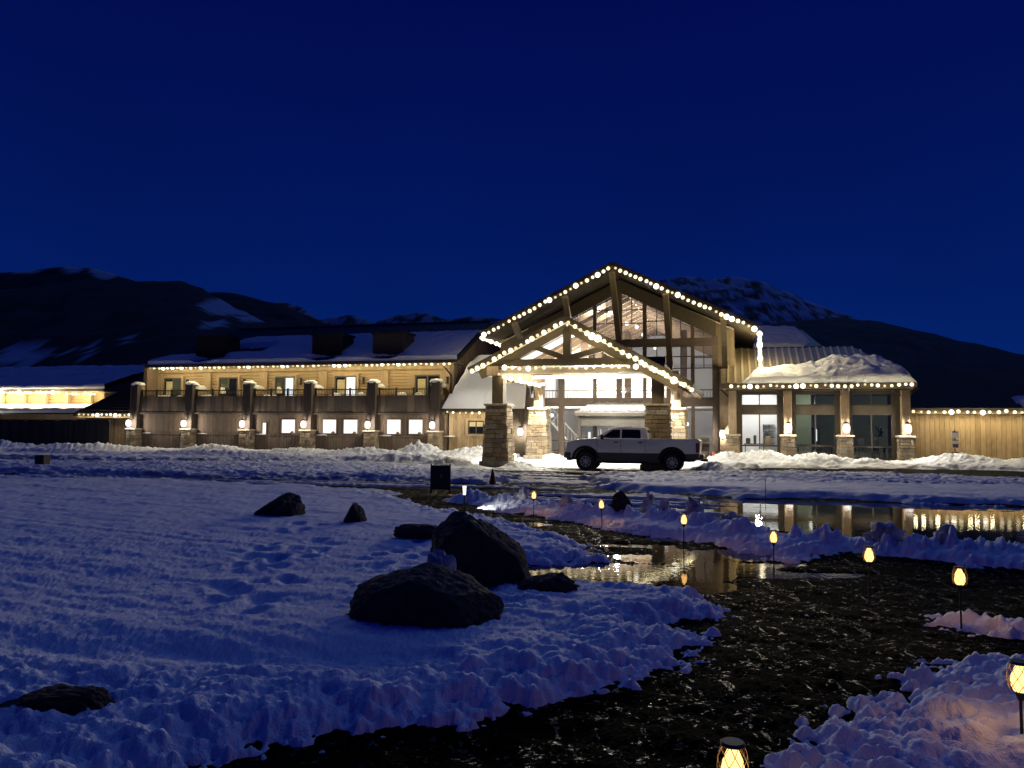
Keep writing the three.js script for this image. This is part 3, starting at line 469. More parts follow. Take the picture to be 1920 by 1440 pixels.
  for (const [u0, u1, h0, h1, lab] of [[-23.0, -20.75, 6.1, 7.98, 0], [-13.98, -11.9, 6.1, 7.9, 0], [-9.6, -7.5, 6.1, 7.9, 1]]) {
    const f = part(T, 'dormer', [box(u0, u1, h0, h1 - 0.14, 0.95, 2.7)], M.shingle);
    const sid = []; for (let h = h0 + 0.05; h < h1 - 0.2; h += 0.16) sid.push(box(u0 - 0.015, u1 + 0.015, h, h + 0.13, 0.935, 2.68)); part(f, 'lap_siding', sid, lab ? M.dark : M.shingle, 'stuff');
    part(f, 'dormer_cap', rbox(u0 - 0.1, u1 + 0.1, h1 - 0.14, h1, 0.85, 2.8), M.shingle);
  }
  part(T, 'downspout', [bar([-4.15, 5.5, -0.5], [-3.98, 5.0, 0.3], 0.07), bar([-3.98, 5.0, 0.3], [-3.98, 0.3, 0.3], 0.07)], M.iron);
  const spots = ['leftmost stone pier of the balcony wing', 'second stone pier from the left end of the balcony wing', 'third stone pier of the balcony wing left of the narrow window', 'stone pier between the single and the first paired lit windows', 'stone pier between the two pairs of lit windows', 'rightmost stone pier of the balcony wing beside the entrance snow heap'];
  piers.forEach((u, i) => wallLantern('white lantern on the ' + spots[i], u, 1.6, -0.66, 3.0, 'lanterns along the lodge front'));
  bulbString('long row of warm bulbs under the eave of the balcony wing', [[-26.35, 5.84, 0.24], [-3.9, 5.84, 0.24]], 60, 0.46, 'bulb strings on the lodge');
}

/* ------------------------------------------------------------------ dark lean-to roof and fence left of the wing, far left lodge */
{
  const T = thing('entry_lodge', 'dark steep shingled roof over a low entry at the left end of the balcony wing', 'building', -30, 1.0);
  part(T, 'wall', [box(-32.4, -27.4, 0, 2.45, 1.2, 4)], M.dark);
  boards(T, -32.4, -27.4, 0, 2.2, 1.2, 0.2, [M.dark, M.brown2]);
  part(T, 'roof', [sheet([-33.1, 2.62, 0.7], [-27.0, 2.62, 0.7], [-27.0, 5.9, 4.4], [-28.6, 5.9, 4.4], 0.2), sheet([-28.6, 5.9, 4.4], [-33.1, 2.62, 8], [-33.1, 2.62, 0.7], [-33.1, 2.62, 0.7], 0.2)], M.shingle);
  const rows = []; for (let k = 1; k < 16; k++) { const t = k / 16; rows.push(box(lerp(-33.0, -28.7, t), -27.05, lerp(2.62, 5.9, t) - 0.02, lerp(2.62, 5.9, t) + 0.03, lerp(0.7, 4.4, t) - 0.03, lerp(0.7, 4.4, t) + 0.1)); } part(T, 'shingles', rows, M.shingle, 'stuff');
  part(T, 'fascia', box(-33.0, -27.3, 2.28, 2.46, 0.72, 0.8), M.trim);
  bulbString('short row of warm bulbs under the dark steep roof at the left', [[-32.7, 2.62, 0.62], [-27.9, 2.62, 0.62]], 12, 0.3, 'bulb strings on the lodge');
  const F = thing('yard_fence', 'long low black board fence left of the balcony wing', 'fence', -36, -1.0);
  for (let i = 0; i < 34; i++) { const u = -44.2 + i * 0.47; part(F, 'board', box(u, u + 0.45, 0, 2.05 + 0.02 * (i % 3), -1.0, -0.95), i % 2 ? M.shingle : M.black); }
  part(F, 'rail', [box(-44.2, -28.3, 2.07, 2.14, -1.05, -0.9), box(-44.2, -28.3, 0.5, 0.6, -0.95, -0.88)], M.shingle);
  const L = thing('side_lodge', 'low timber lodge with bulb lit porch and snowy roof at the far left', 'building', -44, 8);
  part(L, 'wall', [box(-58, -37.6, 0, 4.6, 8.2, 8.5), box(-37.9, -37.6, 0, 4.6, 8.5, 16)], M.log);
  const lg = []; for (let h = 3.3; h < 4.6; h += 0.22) lg.push(uvm(new THREE.CylinderGeometry(0.11, 0.11, 20.2, 6).rotateZ(Math.PI / 2).scale(1, 1, 0.4)).translate(-47.8, h, -8.2)); part(L, 'log_siding', lg, M.log, 'stuff');
  for (let u = -57.5; u < -38; u += 2.35) part(L, 'post', box(u - 0.16, u + 0.16, 3.2, 4.6, 7.75, 8.05), M.trim);
  part(L, 'roof', sheet([-58, 4.75, 7.0], [-36.4, 4.75, 7.0], [-34.0, 6.9, 11.6], [-58, 6.9, 11.6], 0.2), M.roofdark);
  part(L, 'fascia', box(-58, -36.5, 4.5, 4.72, 6.96, 7.02), M.dark);
  roofSnow(L, [[-58, 4.76, 6.95], [-36.4, 4.76, 6.95], [-58, 6.9, 11.6], [-34.2, 6.9, 11.6]], 120, 24, (s, t) => 0.28 + 0.1 * fbm(s * 12, t * 3, 2) - Math.max(0, t - 0.92) * 3);
  part(L, 'porch_roof', sheet([-58, 2.75, 5.6], [-37.2, 2.75, 5.6], [-37.2, 3.2, 8.2], [-58, 3.2, 8.2], 0.15), M.roofdark);
  roofSnow(L, [[-58, 2.76, 5.6], [-37.0, 2.76, 5.6], [-58, 3.2, 8.1], [-37.0, 3.2, 8.1]], 120, 12, (s, t) => 0.3 + 0.12 * fbm(s * 14, t * 3, 2));
  part(L, 'pier', rbox(-46.9, -46.2, 0, 2.6, 5.7, 6.3), M.stoneD);
  part(L, 'soffit', box(-58, -36.6, 4.44, 4.5, 7.1, 8.2), M.trim);
  bulbString('bright crowded bulbs under the eave of the far left lodge', [[-55, 4.55, 6.88], [-40.8, 4.55, 6.88]], 44, 0.55, 'bulb strings on the lodge', 1.35);
  bulbString('short bright bulb string at the right end of the far left eave', [[-40.3, 4.42, 6.9], [-37.2, 4.42, 6.9]], 10, 0.5, 'bulb strings on the lodge', 1.3);
  wallLantern('half hidden glowing lantern at the far left edge of the snowy lots', -46.55, 2.05, 5.5, 5, 'lanterns along the lodge front');
}

/* ------------------------------------------------------------------ link with a window and a great mass of snow */
{
  const T = thing('link_building', 'low timber link with a small window under a huge slumped snow mass', 'building', -2, 0);
  part(T, 'wall', [box(-4.05, 0.6, 0, 2.75, 0.2, 0.4)], M.plankB);
  for (let i = 0; i < 18; i++) { const a = -4.0 + i * 0.255, b = a + 0.25; if (b < -2.86 || a > -1.68) part(T, 'board', box(a, b, 0, 2.7, 0.14, 0.2), planks[i % 3]); else { part(T, 'board', box(a, b, 0, 1.3, 0.14, 0.2), planks[(i + 1) % 3]); part(T, 'board', box(a, b, 2.3, 2.7, 0.14, 0.2), planks[i % 3]); } }
  const f = windowFrame(T, -2.78, -1.76, 1.4, 2.22, 0.16, 2, { panes: [M.darkglass, M.darkglass], mat: M.frame });
  part(f, 'blind', box(-2.7, -1.84, 1.86, 2.14, 0.135, 0.15), M.curtain);
  part(f, 'window_trim', [box(-2.95, -2.78, 1.3, 2.35, 0.08, 0.2), box(-1.76, -1.6, 1.3, 2.35, 0.08, 0.2), box(-2.78, -1.76, 2.22, 2.35, 0.08, 0.2), box(-2.78, -1.76, 1.28, 1.4, 0.06, 0.2)], M.trim);
  part(T, 'eave_board', box(-4.3, 0.8, 2.72, 2.92, -0.45, -0.35), M.dark);
  part(T, 'roof', sheet([-4.3, 2.92, -0.45], [0.9, 2.92, -0.45], [0.9, 5.0, 3.2], [-3.8, 5.0, 3.2], 0.16), M.roofdark);
  roofSnow(T, [[-4.3, 2.93, -0.42], [0.9, 2.93, -0.42], [-3.85, 5.05, 3.2], [0.9, 5.05, 3.2]], 90, 60, (s, t) => {
    const u = lerp(-4.3, 0.9, s), lip = ss(0, 0.05, t), step = ss(-4.15, -3.75, u + 0.15 * fbm(u * 2, t * 3, 2)), big = ss(-3.95, -2.55, u + 0.1 * fbm(t * 6, u, 2));
    const k = lip * 0.35 * ss(-4.4, -4.1, u) + ss(0.0, 0.16, t) * (0.62 * step + 1.5 * big * ss(0.0, 0.22, t) - 1.3 * ss(0.35, 1, t) * big);
    return k + 0.09 * fbm(u * 1.1, t * 3, 3) * lip;
  }, 'snow_mass');
  bulbString('five warm bulbs under the snow laden link roof', [[-4.1, 2.8, -0.5], [-1.7, 2.8, -0.5]], 6, 0.35, 'bulb strings on the lodge');
}

/* ------------------------------------------------------------------ great hall with the glazed gable */
const rakeH = (u) => 10.56 - Math.abs(u - 6.42) * 0.482;
{
  const T = thing('great_hall', 'great gabled hall with a tall lit glass front and rows of bulbs', 'building', 6.3, 0);
  const inner = (u) => Math.min(9.68 - Math.abs(u - 6.38) * 0.51, 9.62);
  // flanks of the glass, in boards
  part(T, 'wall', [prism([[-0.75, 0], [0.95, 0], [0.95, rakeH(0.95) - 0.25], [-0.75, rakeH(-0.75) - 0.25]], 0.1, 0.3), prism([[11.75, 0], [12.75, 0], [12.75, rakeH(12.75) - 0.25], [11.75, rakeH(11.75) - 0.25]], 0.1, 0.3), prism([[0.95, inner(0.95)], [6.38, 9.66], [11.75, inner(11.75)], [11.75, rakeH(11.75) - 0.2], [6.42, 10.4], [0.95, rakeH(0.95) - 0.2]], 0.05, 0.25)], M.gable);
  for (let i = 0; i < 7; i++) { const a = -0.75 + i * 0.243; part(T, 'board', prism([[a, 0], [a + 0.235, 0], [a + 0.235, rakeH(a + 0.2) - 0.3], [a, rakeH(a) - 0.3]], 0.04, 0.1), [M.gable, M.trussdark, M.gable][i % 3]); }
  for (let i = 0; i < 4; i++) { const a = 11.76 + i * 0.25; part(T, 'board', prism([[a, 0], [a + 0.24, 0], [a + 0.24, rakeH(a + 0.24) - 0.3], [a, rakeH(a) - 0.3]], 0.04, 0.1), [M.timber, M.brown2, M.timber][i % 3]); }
  part(T, 'side_wall', [box(12.55, 12.75, 0, 7.4, 0.3, 26), box(-0.75, -0.55, 0, 7.3, 0.3, 26)], M.tan);
  part(T, 'corner_pier', [rbox(11.95, 12.5, 0, 5.1, -0.42, 0.04, 0.03)], M.tan);
  // roof and deep overhang
  part(T, 'roof', [prism([[-0.95, rakeH(-0.95)], [6.42, 10.56], [6.42, 10.82], [-1.05, rakeH(-1.05) + 0.24]], -2.85, 26), prism([[6.42, 10.56], [13.85, rakeH(13.85)], [13.95, rakeH(13.95) + 0.24], [6.42, 10.82]], -2.85, 26)], M.darkH);
  part(T, 'rake_board', [prism([[-1.0, rakeH(-1.0) + 0.04], [6.42, 10.6], [6.42, 10.84], [-1.1, rakeH(-1.1) + 0.27]], -2.95, -2.86), prism([[6.42, 10.6], [13.9, rakeH(13.9) + 0.04], [14.0, rakeH(14.0) + 0.27], [6.42, 10.84]], -2.95, -2.86)], M.timber);
  const sof = []; for (let w = -2.7; w < 0; w += 0.2) { sof.push(bar([-0.85, rakeH(-0.85) - 0.03, w], [6.3, rakeH(6.3) - 0.03, w], 0.03, 0.17)); sof.push(bar([6.4, rakeH(6.4) - 0.03, w], [13.75, rakeH(13.75) - 0.03, w], 0.03, 0.17)); } part(T, 'soffit_boards', sof, M.soffit, 'stuff');
  for (const [u, hb, wd] of [[6.36, 6.85, 0.36], [9.24, 5.25, 0.3], [3.75, 6.2, 0.3], [0.85, 6.3, 0.28], [12.2, 5.2, 0.28]]) part(T, 'timber_strut', bar([u, rakeH(u) - 0.2, -2.6], [u + 0.04, hb, -0.12], 0.3, wd), M.timber);
  // heavy frame of the glass wall
  const mull = [0.95, 3.0, 4.97, 6.38, 7.84, 9.2, 10.5, 11.72];
  for (const u of mull) { const heavy = [0.95, 3.0, 6.38, 9.2, 11.72].includes(u) ? 0.16 : 0.1; part(T, 'mullion', box(u - heavy, u + heavy, 0.3, inner(u) + 0.02, -0.06, 0.2), M.darkH); }
  for (const [h0, h1] of [[6.44, 6.9], [3.07, 3.57], [0.2, 0.42]]) part(T, 'transom', box(0.95, 11.75, h0, h1, -0.09, 0.19), M.darkH);
  part(T, 'low_transom', box(0.95, 11.75, 1.02, 1.1, -0.02, 0.14), M.frame);
  const mm = [], muntins = [];
  for (let i = 0; i < mull.length - 1; i++) {
    const a = mull[i], b = mull[i + 1], c = (a + b) / 2, tp = inner(c);
    muntins.push(box(c - 0.025, c + 0.025, 5.2, 6.44, 0.0, 0.08), box(a, b, 5.84, 5.9, 0.0, 0.08), box(a, b, 5.18, 5.24, 0.0, 0.08));
    muntins.push(box(c - 0.025, c + 0.025, Math.max(7.0, tp - 1.5), tp, 0.0, 0.08), box(a, b, tp - 1.5, tp - 1.45, 0.0, 0.08));
    if (tp - 0.8 > 7.2) muntins.push(box(a, b, Math.min(inner(a), inner(b)) - 0.05 - 0.3, Math.min(inner(a), inner(b)) - 0.3, 0.0, 0.08));
    part(T, 'glass_pane', box(a + 0.08, b - 0.08, 3.57, 6.44, 0.04, 0.05), M.glass);
    part(T, 'glass_pane', prism([[a + 0.08, 6.9], [b - 0.08, 6.9], [b - 0.08, inner(b - 0.08)], ...(a < 6.38 && b > 6.38 ? [[6.38, 9.66]] : []), [a + 0.08, inner(a + 0.08)]], 0.04, 0.05), M.glass);
    if (i !== 2 && i !== 3 ) part(T, 'glass_pane', box(a + 0.08, b - 0.08, 0.42, 3.07, 0.04, 0.05), M.glass);
  }
  part(T, 'muntin', muntins, M.frame);
  // room inside
  part(T, 'interior_wall', [box(-0.4, 12.4, 0.1, 7.4, 25.0, 25.3), box(-0.5, -0.3, 0.1, 7.2, 0.4, 25), box(12.35, 12.5, 0.1, 7.2, 0.4, 25), prism([[-0.4, 7.2], [12.5, 7.2], [6.35, 10.5]], 25, 25.2)], M.hallwall);
  part(T, 'floor', box(-0.5, 12.5, 0.05, 0.15, 0.3, 25), M.floor);
  part(T, 'ceiling', [sheet([-0.6, rakeH(-0.6) - 0.12, 0.3], [6.35, 10.4, 0.3], [6.35, 10.4, 25], [-0.6, rakeH(-0.6) - 0.12, 25], 0.06), sheet([6.35, 10.4, 0.3], [12.7, rakeH(12.7) - 0.12, 0.3], [12.7, rakeH(12.7) - 0.12, 25], [6.35, 10.4, 25], 0.06)], M.pale);
  for (let w = 1.0; w < 25; w += 1.5) { part(T, 'rafter', bar([-0.4, rakeH(-0.4) - 0.32, w], [6.3, rakeH(6.3) - 0.32, w], 0.28, 0.18), M.rafter); part(T, 'rafter', bar([6.4, rakeH(6.4) - 0.32, w], [12.6, rakeH(12.6) - 0.32, w], 0.28, 0.18), M.rafter); }
  part(T, 'mezzanine', [box(0.2, 12.3, 3.1, 3.4, 5.0, 13), box(0.2, 8.4, 3.4, 6.4, 13, 13.2)], M.white);
  const rl = [box(0.2, 12.3, 4.2, 4.26, 5.0, 5.06)]; for (let u = 0.3; u < 12.3; u += 0.2) rl.push(box(u, u + 0.02, 3.4, 4.2, 5.02, 5.04)); part(T, 'mezzanine_railing', rl, M.frame, 'stuff');
  // stair with pale rails, seen at the left of the entrance
  const sr = [bar([1.2, 2.9, 2.2], [3.6, 0.3, 2.2], 0.08, 0.28), bar([1.2, 3.8, 2.2], [3.6, 1.2, 2.2], 0.07), bar([1.3, 1.3, 1.6], [2.9, 3.1, 1.6], 0.07)]; for (let k = 0; k < 12; k++) { const t = k / 11; sr.push(bar([lerp(1.2, 3.6, t), lerp(2.9, 0.3, t), 2.2], [lerp(1.2, 3.6, t), lerp(3.8, 1.2, t), 2.2], 0.035)); } part(T, 'stair', sr, M.white);
  part(T, 'column_interior', [box(6.0, 6.4, 0.1, 8, 5, 5.4), box(9.5, 9.9, 0.1, 8, 5, 5.4)], M.rafter);
  const fu = [[4.0, 2.2], [5.4, 3.0], [8.4, 2.6], [9.9, 1.8], [11.0, 2.4]]; const fl = ['lounge chair behind the glass left of the vestibule', 'lounge chair behind the vestibule in the hall', 'lounge chair behind the right front stone column', 'lounge chair in the hall behind the truck bed', 'lounge chair behind the lowest glass right of the truck'];
  fu.forEach(([u, w], i) => item('lounge_chair', 'brown ' + fl[i], 'chair', u, 0.15, w, [['seat', rbox(u - 0.3, u + 0.3, 0.5, 0.75, w, w + 0.6, 0.05), M.rafter], ['backrest', rbox(u - 0.3, u + 0.3, 0.75, 1.3, w + 0.5, w + 0.62, 0.05), M.rafter], ['leg', box(u - 0.27, u - 0.22, 0.15, 0.5, w, w + 0.05), M.rafter], ['leg', box(u + 0.22, u + 0.27, 0.15, 0.5, w, w + 0.05), M.rafter]], 'chairs in the hall'));
  // hall lamps: pendants in two rows and lamps on the mezzanine
  const globe = new THREE.SphereGeometry(0.13, 12, 10);
  const pend = [[4.4, 9.1, 3.5, 30], [4.75, 9.25, 6.2, 30], [5.9, 8.75, 7, 36], [6.2, 8.9, 10, 36], [6.3, 8.7, 13, 36], [6.5, 8.5, 16, 36], [6.6, 8.3, 19, 36]];
  const pl = ['first', 'second', 'third', 'fourth', 'fifth', 'sixth', 'last'];
  pend.forEach(([u, h, w, cd], i) => { const P = item('pendant_lamp', pl[i] + ' glowing pendant lamp from the left in the lit gable of the hall', 'pendant lamp', u, h, w, [['cord', bar([u, h + 0.1, w], [u, rakeH(u) - 0.3, w], 0.02), M.frame]], 'pendant lamps in the hall'), m = new THREE.Mesh(globe, M.lantern); m.name = numbered('lamp_globe'); P.add(m); lamp(P, 0, 0, 0, WHITE, cd, 'pendant_light', 7); });
  for (const [u, h, w, cd] of [[3.2, 4.75, 11.9, 30], [4.0, 4.7, 11.0, 20], [6.9, 4.6, 12.2, 26], [1.6, 2.6, 3.6, 40], [3.9, 2.6, 3.6, 24], [9.9, 2.1, 4.6, 7]]) { const m = new THREE.Mesh(globe, M.lantern); m.name = numbered('ceiling_lamp'); m.position.set(u - 6.3, h, -w); T.add(m); lamp(T, u - 6.3, h, -w, rgb(1, 0.94, 0.86), cd, 'room_light', 7); }
  // rear wing roof with snow at the right of the eave
  part(T, 'rear_roof', [sheet([12.9, 7.2, 9], [18.2, 7.2, 9], [17.2, 8.65, 12], [12.9, 8.9, 12], 0.3), box(12.9, 18.0, 0, 7.0, 10, 16)], M.roofdark);
  roofSnow(T, [[13.4, 7.22, 9], [18.2, 7.22, 9], [12.9, 8.9, 12], [17.2, 8.67, 12]], 40, 24, (s, t) => 0.2 + 0.1 * fbm(s * 5, t * 5, 2) - 0.5 * ss(0.25, 0.6, (s - 0.3) * 0.9 * (1 - t)) - 0.9 * ss(0.9, 1, s));
  bulbString('bulb row along the left rake of the great gable', [[-1.0, rakeH(-1.0) + 0.08, -2.93], [6.38, 10.64, -2.93]], 25, 0.30, 'bulb strings on the lodge', 1.15, 1.4);
  bulbString('bulb row along the right rake of the great gable', [[6.45, 10.64, -2.93], [13.9, rakeH(13.9) + 0.08, -2.93]], 27, 0.30, 'bulb strings on the lodge', 1.15, 1.4);
  bulbString('crowded bulbs running back along the left eave of the great gable', [[-1.05, rakeH(-1.05) + 0.03, -2.9], [-1.05, rakeH(-1.05) + 0.03, 3]], 16, 0.14, 'bulb strings on the lodge');
  bulbString('bright crowded bulb string hanging down at the right eave corner', [[14.0, rakeH(14.0) + 0.05, -2.6], [14.05, 6.3, -0.9], [14.1, 5.25, -0.2]], 22, 0.5, 'bulb strings on the lodge', 1.15);
}

/* ------------------------------------------------------------------ glazed entry box under the porch */
{
  const T = thing('vestibule', 'small glazed entry vestibule with a grey metal roof under the porch', 'entrance', 6.3, -2.2);
  part(T, 'roof_panel', [sheet([4.35, 2.72, -2.75], [8.6, 2.72, -2.75], [8.35, 3.3, -0.2], [4.95, 3.3, -0.2], 0.07)], M.roofgrey);
  const sm = []; for (let u = 4.9; u < 8.5; u += 0.42) sm.push(bar([u - 0.15, 2.75, -2.72], [u, 3.32, -0.25], 0.035, 0.06)); part(T, 'roof_seam', sm, M.roofgrey);
  roofSnow(T, [[4.6, 2.76, -2.55], [8.4, 2.76, -2.55], [4.9, 3.15, -0.9], [8.3, 3.15, -0.9]], 40, 12, (s, t) => 0.1 * ss(0, 0.1, t) * ss(1.0, 0.75, t) + 0.02 * n2(s * 20, t * 3) - 0.02);
  part(T, 'fascia', [box(4.35, 8.6, 2.5, 2.68, -2.72, -2.66)], M.greyframe);
  part(T, 'header', box(4.5, 8.4, 1.95, 2.5, -2.3, -2.15), M.greyframe);
  part(T, 'post', [box(4.45, 4.6, 0, 2.5, -2.35, -2.1), box(8.3, 8.45, 0, 2.5, -2.35, -2.1), box(5.6, 5.68, 0, 1.95, -2.3, -2.18), box(6.4, 6.48, 0, 1.95, -2.3, -2.18), box(7.3, 7.38, 0, 1.95, -2.3, -2.18)], M.frame);
  for (const [a, b] of [[4.6, 5.6], [5.68, 6.4], [6.48, 7.3], [7.38, 8.3]]) part(T, 'glass_door', box(a, b, 0.08, 1.95, -2.25, -2.24), M.glass);
  part(T, 'side_glass', [box(4.5, 4.52, 0.08, 2.4, -2.1, -0.2)], M.glass);
  part(T, 'poster', box(7.45, 8.2, 1.1, 1.85, -2.2, -2.19), M.white);
  part(T, 'lamp_panel', [box(5.3, 5.45, 0.3, 1.75, -0.6, -0.55), box(5.85, 6.05, 0.5, 1.8, -0.6, -0.55), box(4.72, 4.86, 0.6, 1.6, -0.7, -0.65)], M.lamppanel);
  part(T, 'ceiling', box(4.5, 8.4, 2.42, 2.46, -2.1, -0.2), M.greyframe);
  lamp(T, 0, 2.2, 1.0, rgb(1, 0.95, 0.88), 2.5, 'entry_light', 5);
}

/* ------------------------------------------------------------------ porte-cochere */
{
  const T = thing('entrance_porch', 'open timber entrance porch on four stone columns in front of the great gable', 'porch', 5.9, -6.2);
  const RU = 5.62, rh = (u) => 6.5 - Math.abs(u - RU) * (u < RU ? 0.50 : 0.548);
  for (const [u, w, single, s] of [[2.22, -9.9, true, 3], [9.5, -9.9, true, 8], [2.25, -2.3, false, 12], [9.75, -2.3, false, 17]]) {
    stonePier(T, u, w, 0.28, 2.82, 0.60, 0.47, 0.185, single, s, ['f', 'r', 'l']);
    part(T, 'plinth', rbox(u - 0.72, u + 0.72, 0, 0.3, w - 0.72, w + 0.72, 0.03), M.stoneD);
    part(T, 'post', rbox(u - 0.27, u + 0.27, 2.93, 4.2, w - 0.27, w + 0.27, 0.03), M.timber);
    part(T, 'knee_brace', [bar([u, 3.4, w + 0.2], [u, 4.3, w + 1.1], 0.18), ...(w < -5 ? [] : [bar([u, 3.4, w - 0.2], [u, 4.3, w - 1.1], 0.18)]), bar([u + (u < 5 ? -0.2 : 0.2), 2.95, w], [u + (u < 5 ? -0.55 : 0.55), 3.35, w], 0.0001)], M.timber);
  }
  for (const u of [2.22, 9.62]) { part(T, 'side_beam', box(u - 0.26, u + 0.26, 4.2, 4.6, -11.0, -1.9), M.tan); }
  // trusses
  for (const [w, front] of [[-10.75, 1], [-6.6, 0], [-2.4, 0]]) {
    const m = front ? M.trussdark : M.rafter, tr = part(T, 'truss', [box(1.9, 9.9, 4.6, 4.9, w - 0.15, w + 0.15)], front ? M.trussdark : M.pale);
    part(tr, 'king_post', box(RU - 0.17, RU + 0.17, 4.9, rh(RU) - 0.2, w - 0.15, w + 0.15), m);
    part(tr, 'principal_rafter', [bar([1.6, rh(1.6) - 0.28, w], [RU, rh(RU) - 0.24, w], 0.34, 0.3)], m);
    part(tr, 'principal_rafter', [bar([RU, rh(RU) - 0.24, w], [10.4, rh(10.4) - 0.28, w], 0.34, 0.3)], m);
    if (!front && w < -3) continue;
    part(tr, 'web_brace', bar([RU - 0.1, 4.93, w], [RU - 1.45, rh(RU - 1.45) - 0.35, w], 0.24, 0.24), m);
    part(tr, 'web_brace', bar([RU + 0.1, 4.93, w], [RU + 1.55, rh(RU + 1.55) - 0.35, w], 0.24, 0.24), m);
  }
  part(T, 'front_lintel', box(1.9, 9.8, 4.3, 4.54, -10.6, -10.35), M.pale);
  for (const w of [-8.4, -4.6]) part(T, 'cross_beam', box(2.3, 9.4, 4.4, 4.58, w - 0.12, w + 0.12), M.pale);
  // roof, pale boards beneath, rafters, fascia
  part(T, 'roof', [prism([[1.25, rh(1.25)], [RU, 6.5], [RU, 6.76], [1.15, rh(1.15) + 0.24]], -11.15, -0.1), prism([[RU, 6.5], [11.0, rh(11.0)], [11.1, rh(11.1) + 0.24], [RU, 6.76]], -11.15, -0.1)], M.darkH);
  part(T, 'ceiling_boards', [prism([[1.3, rh(1.3) - 0.05], [RU, 6.45], [RU, 6.495], [1.3, rh(1.3) - 0.005]], -11.0, -0.15), prism([[RU, 6.45], [10.95, rh(10.95) - 0.05], [10.95, rh(10.95) - 0.005], [RU, 6.495]], -11.0, -0.15)], M.white);
  for (let w = -9.6; w < -0.5; w += 2.3) { part(T, 'rafter', bar([1.4, rh(1.4) - 0.14, w], [RU, 6.36, w], 0.2, 0.16), M.rafter); part(T, 'rafter', bar([RU, 6.36, w], [10.8, rh(10.8) - 0.14, w], 0.2, 0.16), M.rafter); }
  part(T, 'rake_board', [prism([[1.2, rh(1.2) + 0.02], [RU, 6.52], [RU, 6.78], [1.12, rh(1.12) + 0.27]], -11.25, -11.16), prism([[RU, 6.52], [11.02, rh(11.02) + 0.02], [11.12, rh(11.12) + 0.27], [RU, 6.78]], -11.25, -11.16)], M.trussdark);
  part(T, 'eave_soffit', [sheet([9.95, rh(9.95) - 0.12, -11.0], [10.95, rh(10.95) - 0.1, -11.0], [10.95, rh(10.95) - 0.1, -0.3], [9.95, rh(9.95) - 0.12, -0.3], 0.04)], M.tan);
  // ceiling lights on the tie beams
  for (const [u, w] of [[4.75, -6.2], [5.75, -6.2], [6.65, -6.2], [5.65, -7.2], [6.5, -7.2], [7.3, -7.2]]) {
    const b = part(T, 'downlight', rbox(u - 0.19, u + 0.19, 4.22, 4.4, w - 0.16, w + 0.16, 0.03), M.down);
    part(b, 'hanger', bar([u, 4.4, w], [u, 4.62, w], 0.03), M.frame); lamp(T, u - 5.9, 4.31, -(w + 6.2), rgb(1, 0.93, 0.80), 32, 'downlight_lamp', 8);
  }
  // floodlights under the side beams that wash the rear columns
  for (const [u, w] of [[2.7, -3.3], [9.25, -3.3]]) { part(T, 'floodlight', rbox(u - 0.1, u + 0.1, 4.12, 4.27, w - 0.1, w + 0.1), M.down); const l = new THREE.SpotLight(rgb(1, 0.93, 0.80), 260, 0, rad(44), 0.7); l.name = 'flood_lamp'; l.position.set(u - 5.9, 4.08, -(w + 6.2)); l.target.position.set((u < 5 ? 2.3 : 9.7) - 5.9, 1.6, -(-2.5 + 6.2)); l.castShadow = true; l.shadow.radius = 5; T.add(l, l.target); }
  bulbString('bulb row along the left rake of the entrance porch', [[1.25, rh(1.25) + 0.08, -11.33], [RU - 0.05, 6.6, -11.33]], 17, 0.34, 'bulb strings on the lodge', 1.25, 1.3);


  bulbString('bulb row along the upper right rake of the entrance porch', [[RU + 0.05, 6.6, -11.33], [8.8, rh(8.8) + 0.08, -11.33]], 12, 0.34, 'bulb strings on the lodge', 1.25, 1.3);


  bulbString('crowded bulbs along the lower right end of the porch rake', [[8.85, rh(8.85) + 0.06, -11.33], [11.1, rh(11.1) + 0.06, -11.33]], 15, 0.34, 'bulb strings on the lodge', 1.2, 1.3);


  bulbString('level bulb row across the front beam of the entrance porch', [[2.6, 4.62, -10.98], [9.25, 4.62, -10.98]], 18, 0.3, 'bulb strings on the lodge', 0.95, 1.3);


  bulbString('crowded bulbs along the inside of the left porch beam', [[2.55, 4.25, -10.4], [2.55, 4.25, -3.4]], 30, 0.3, 'bulb strings on the lodge', 0.9);
}

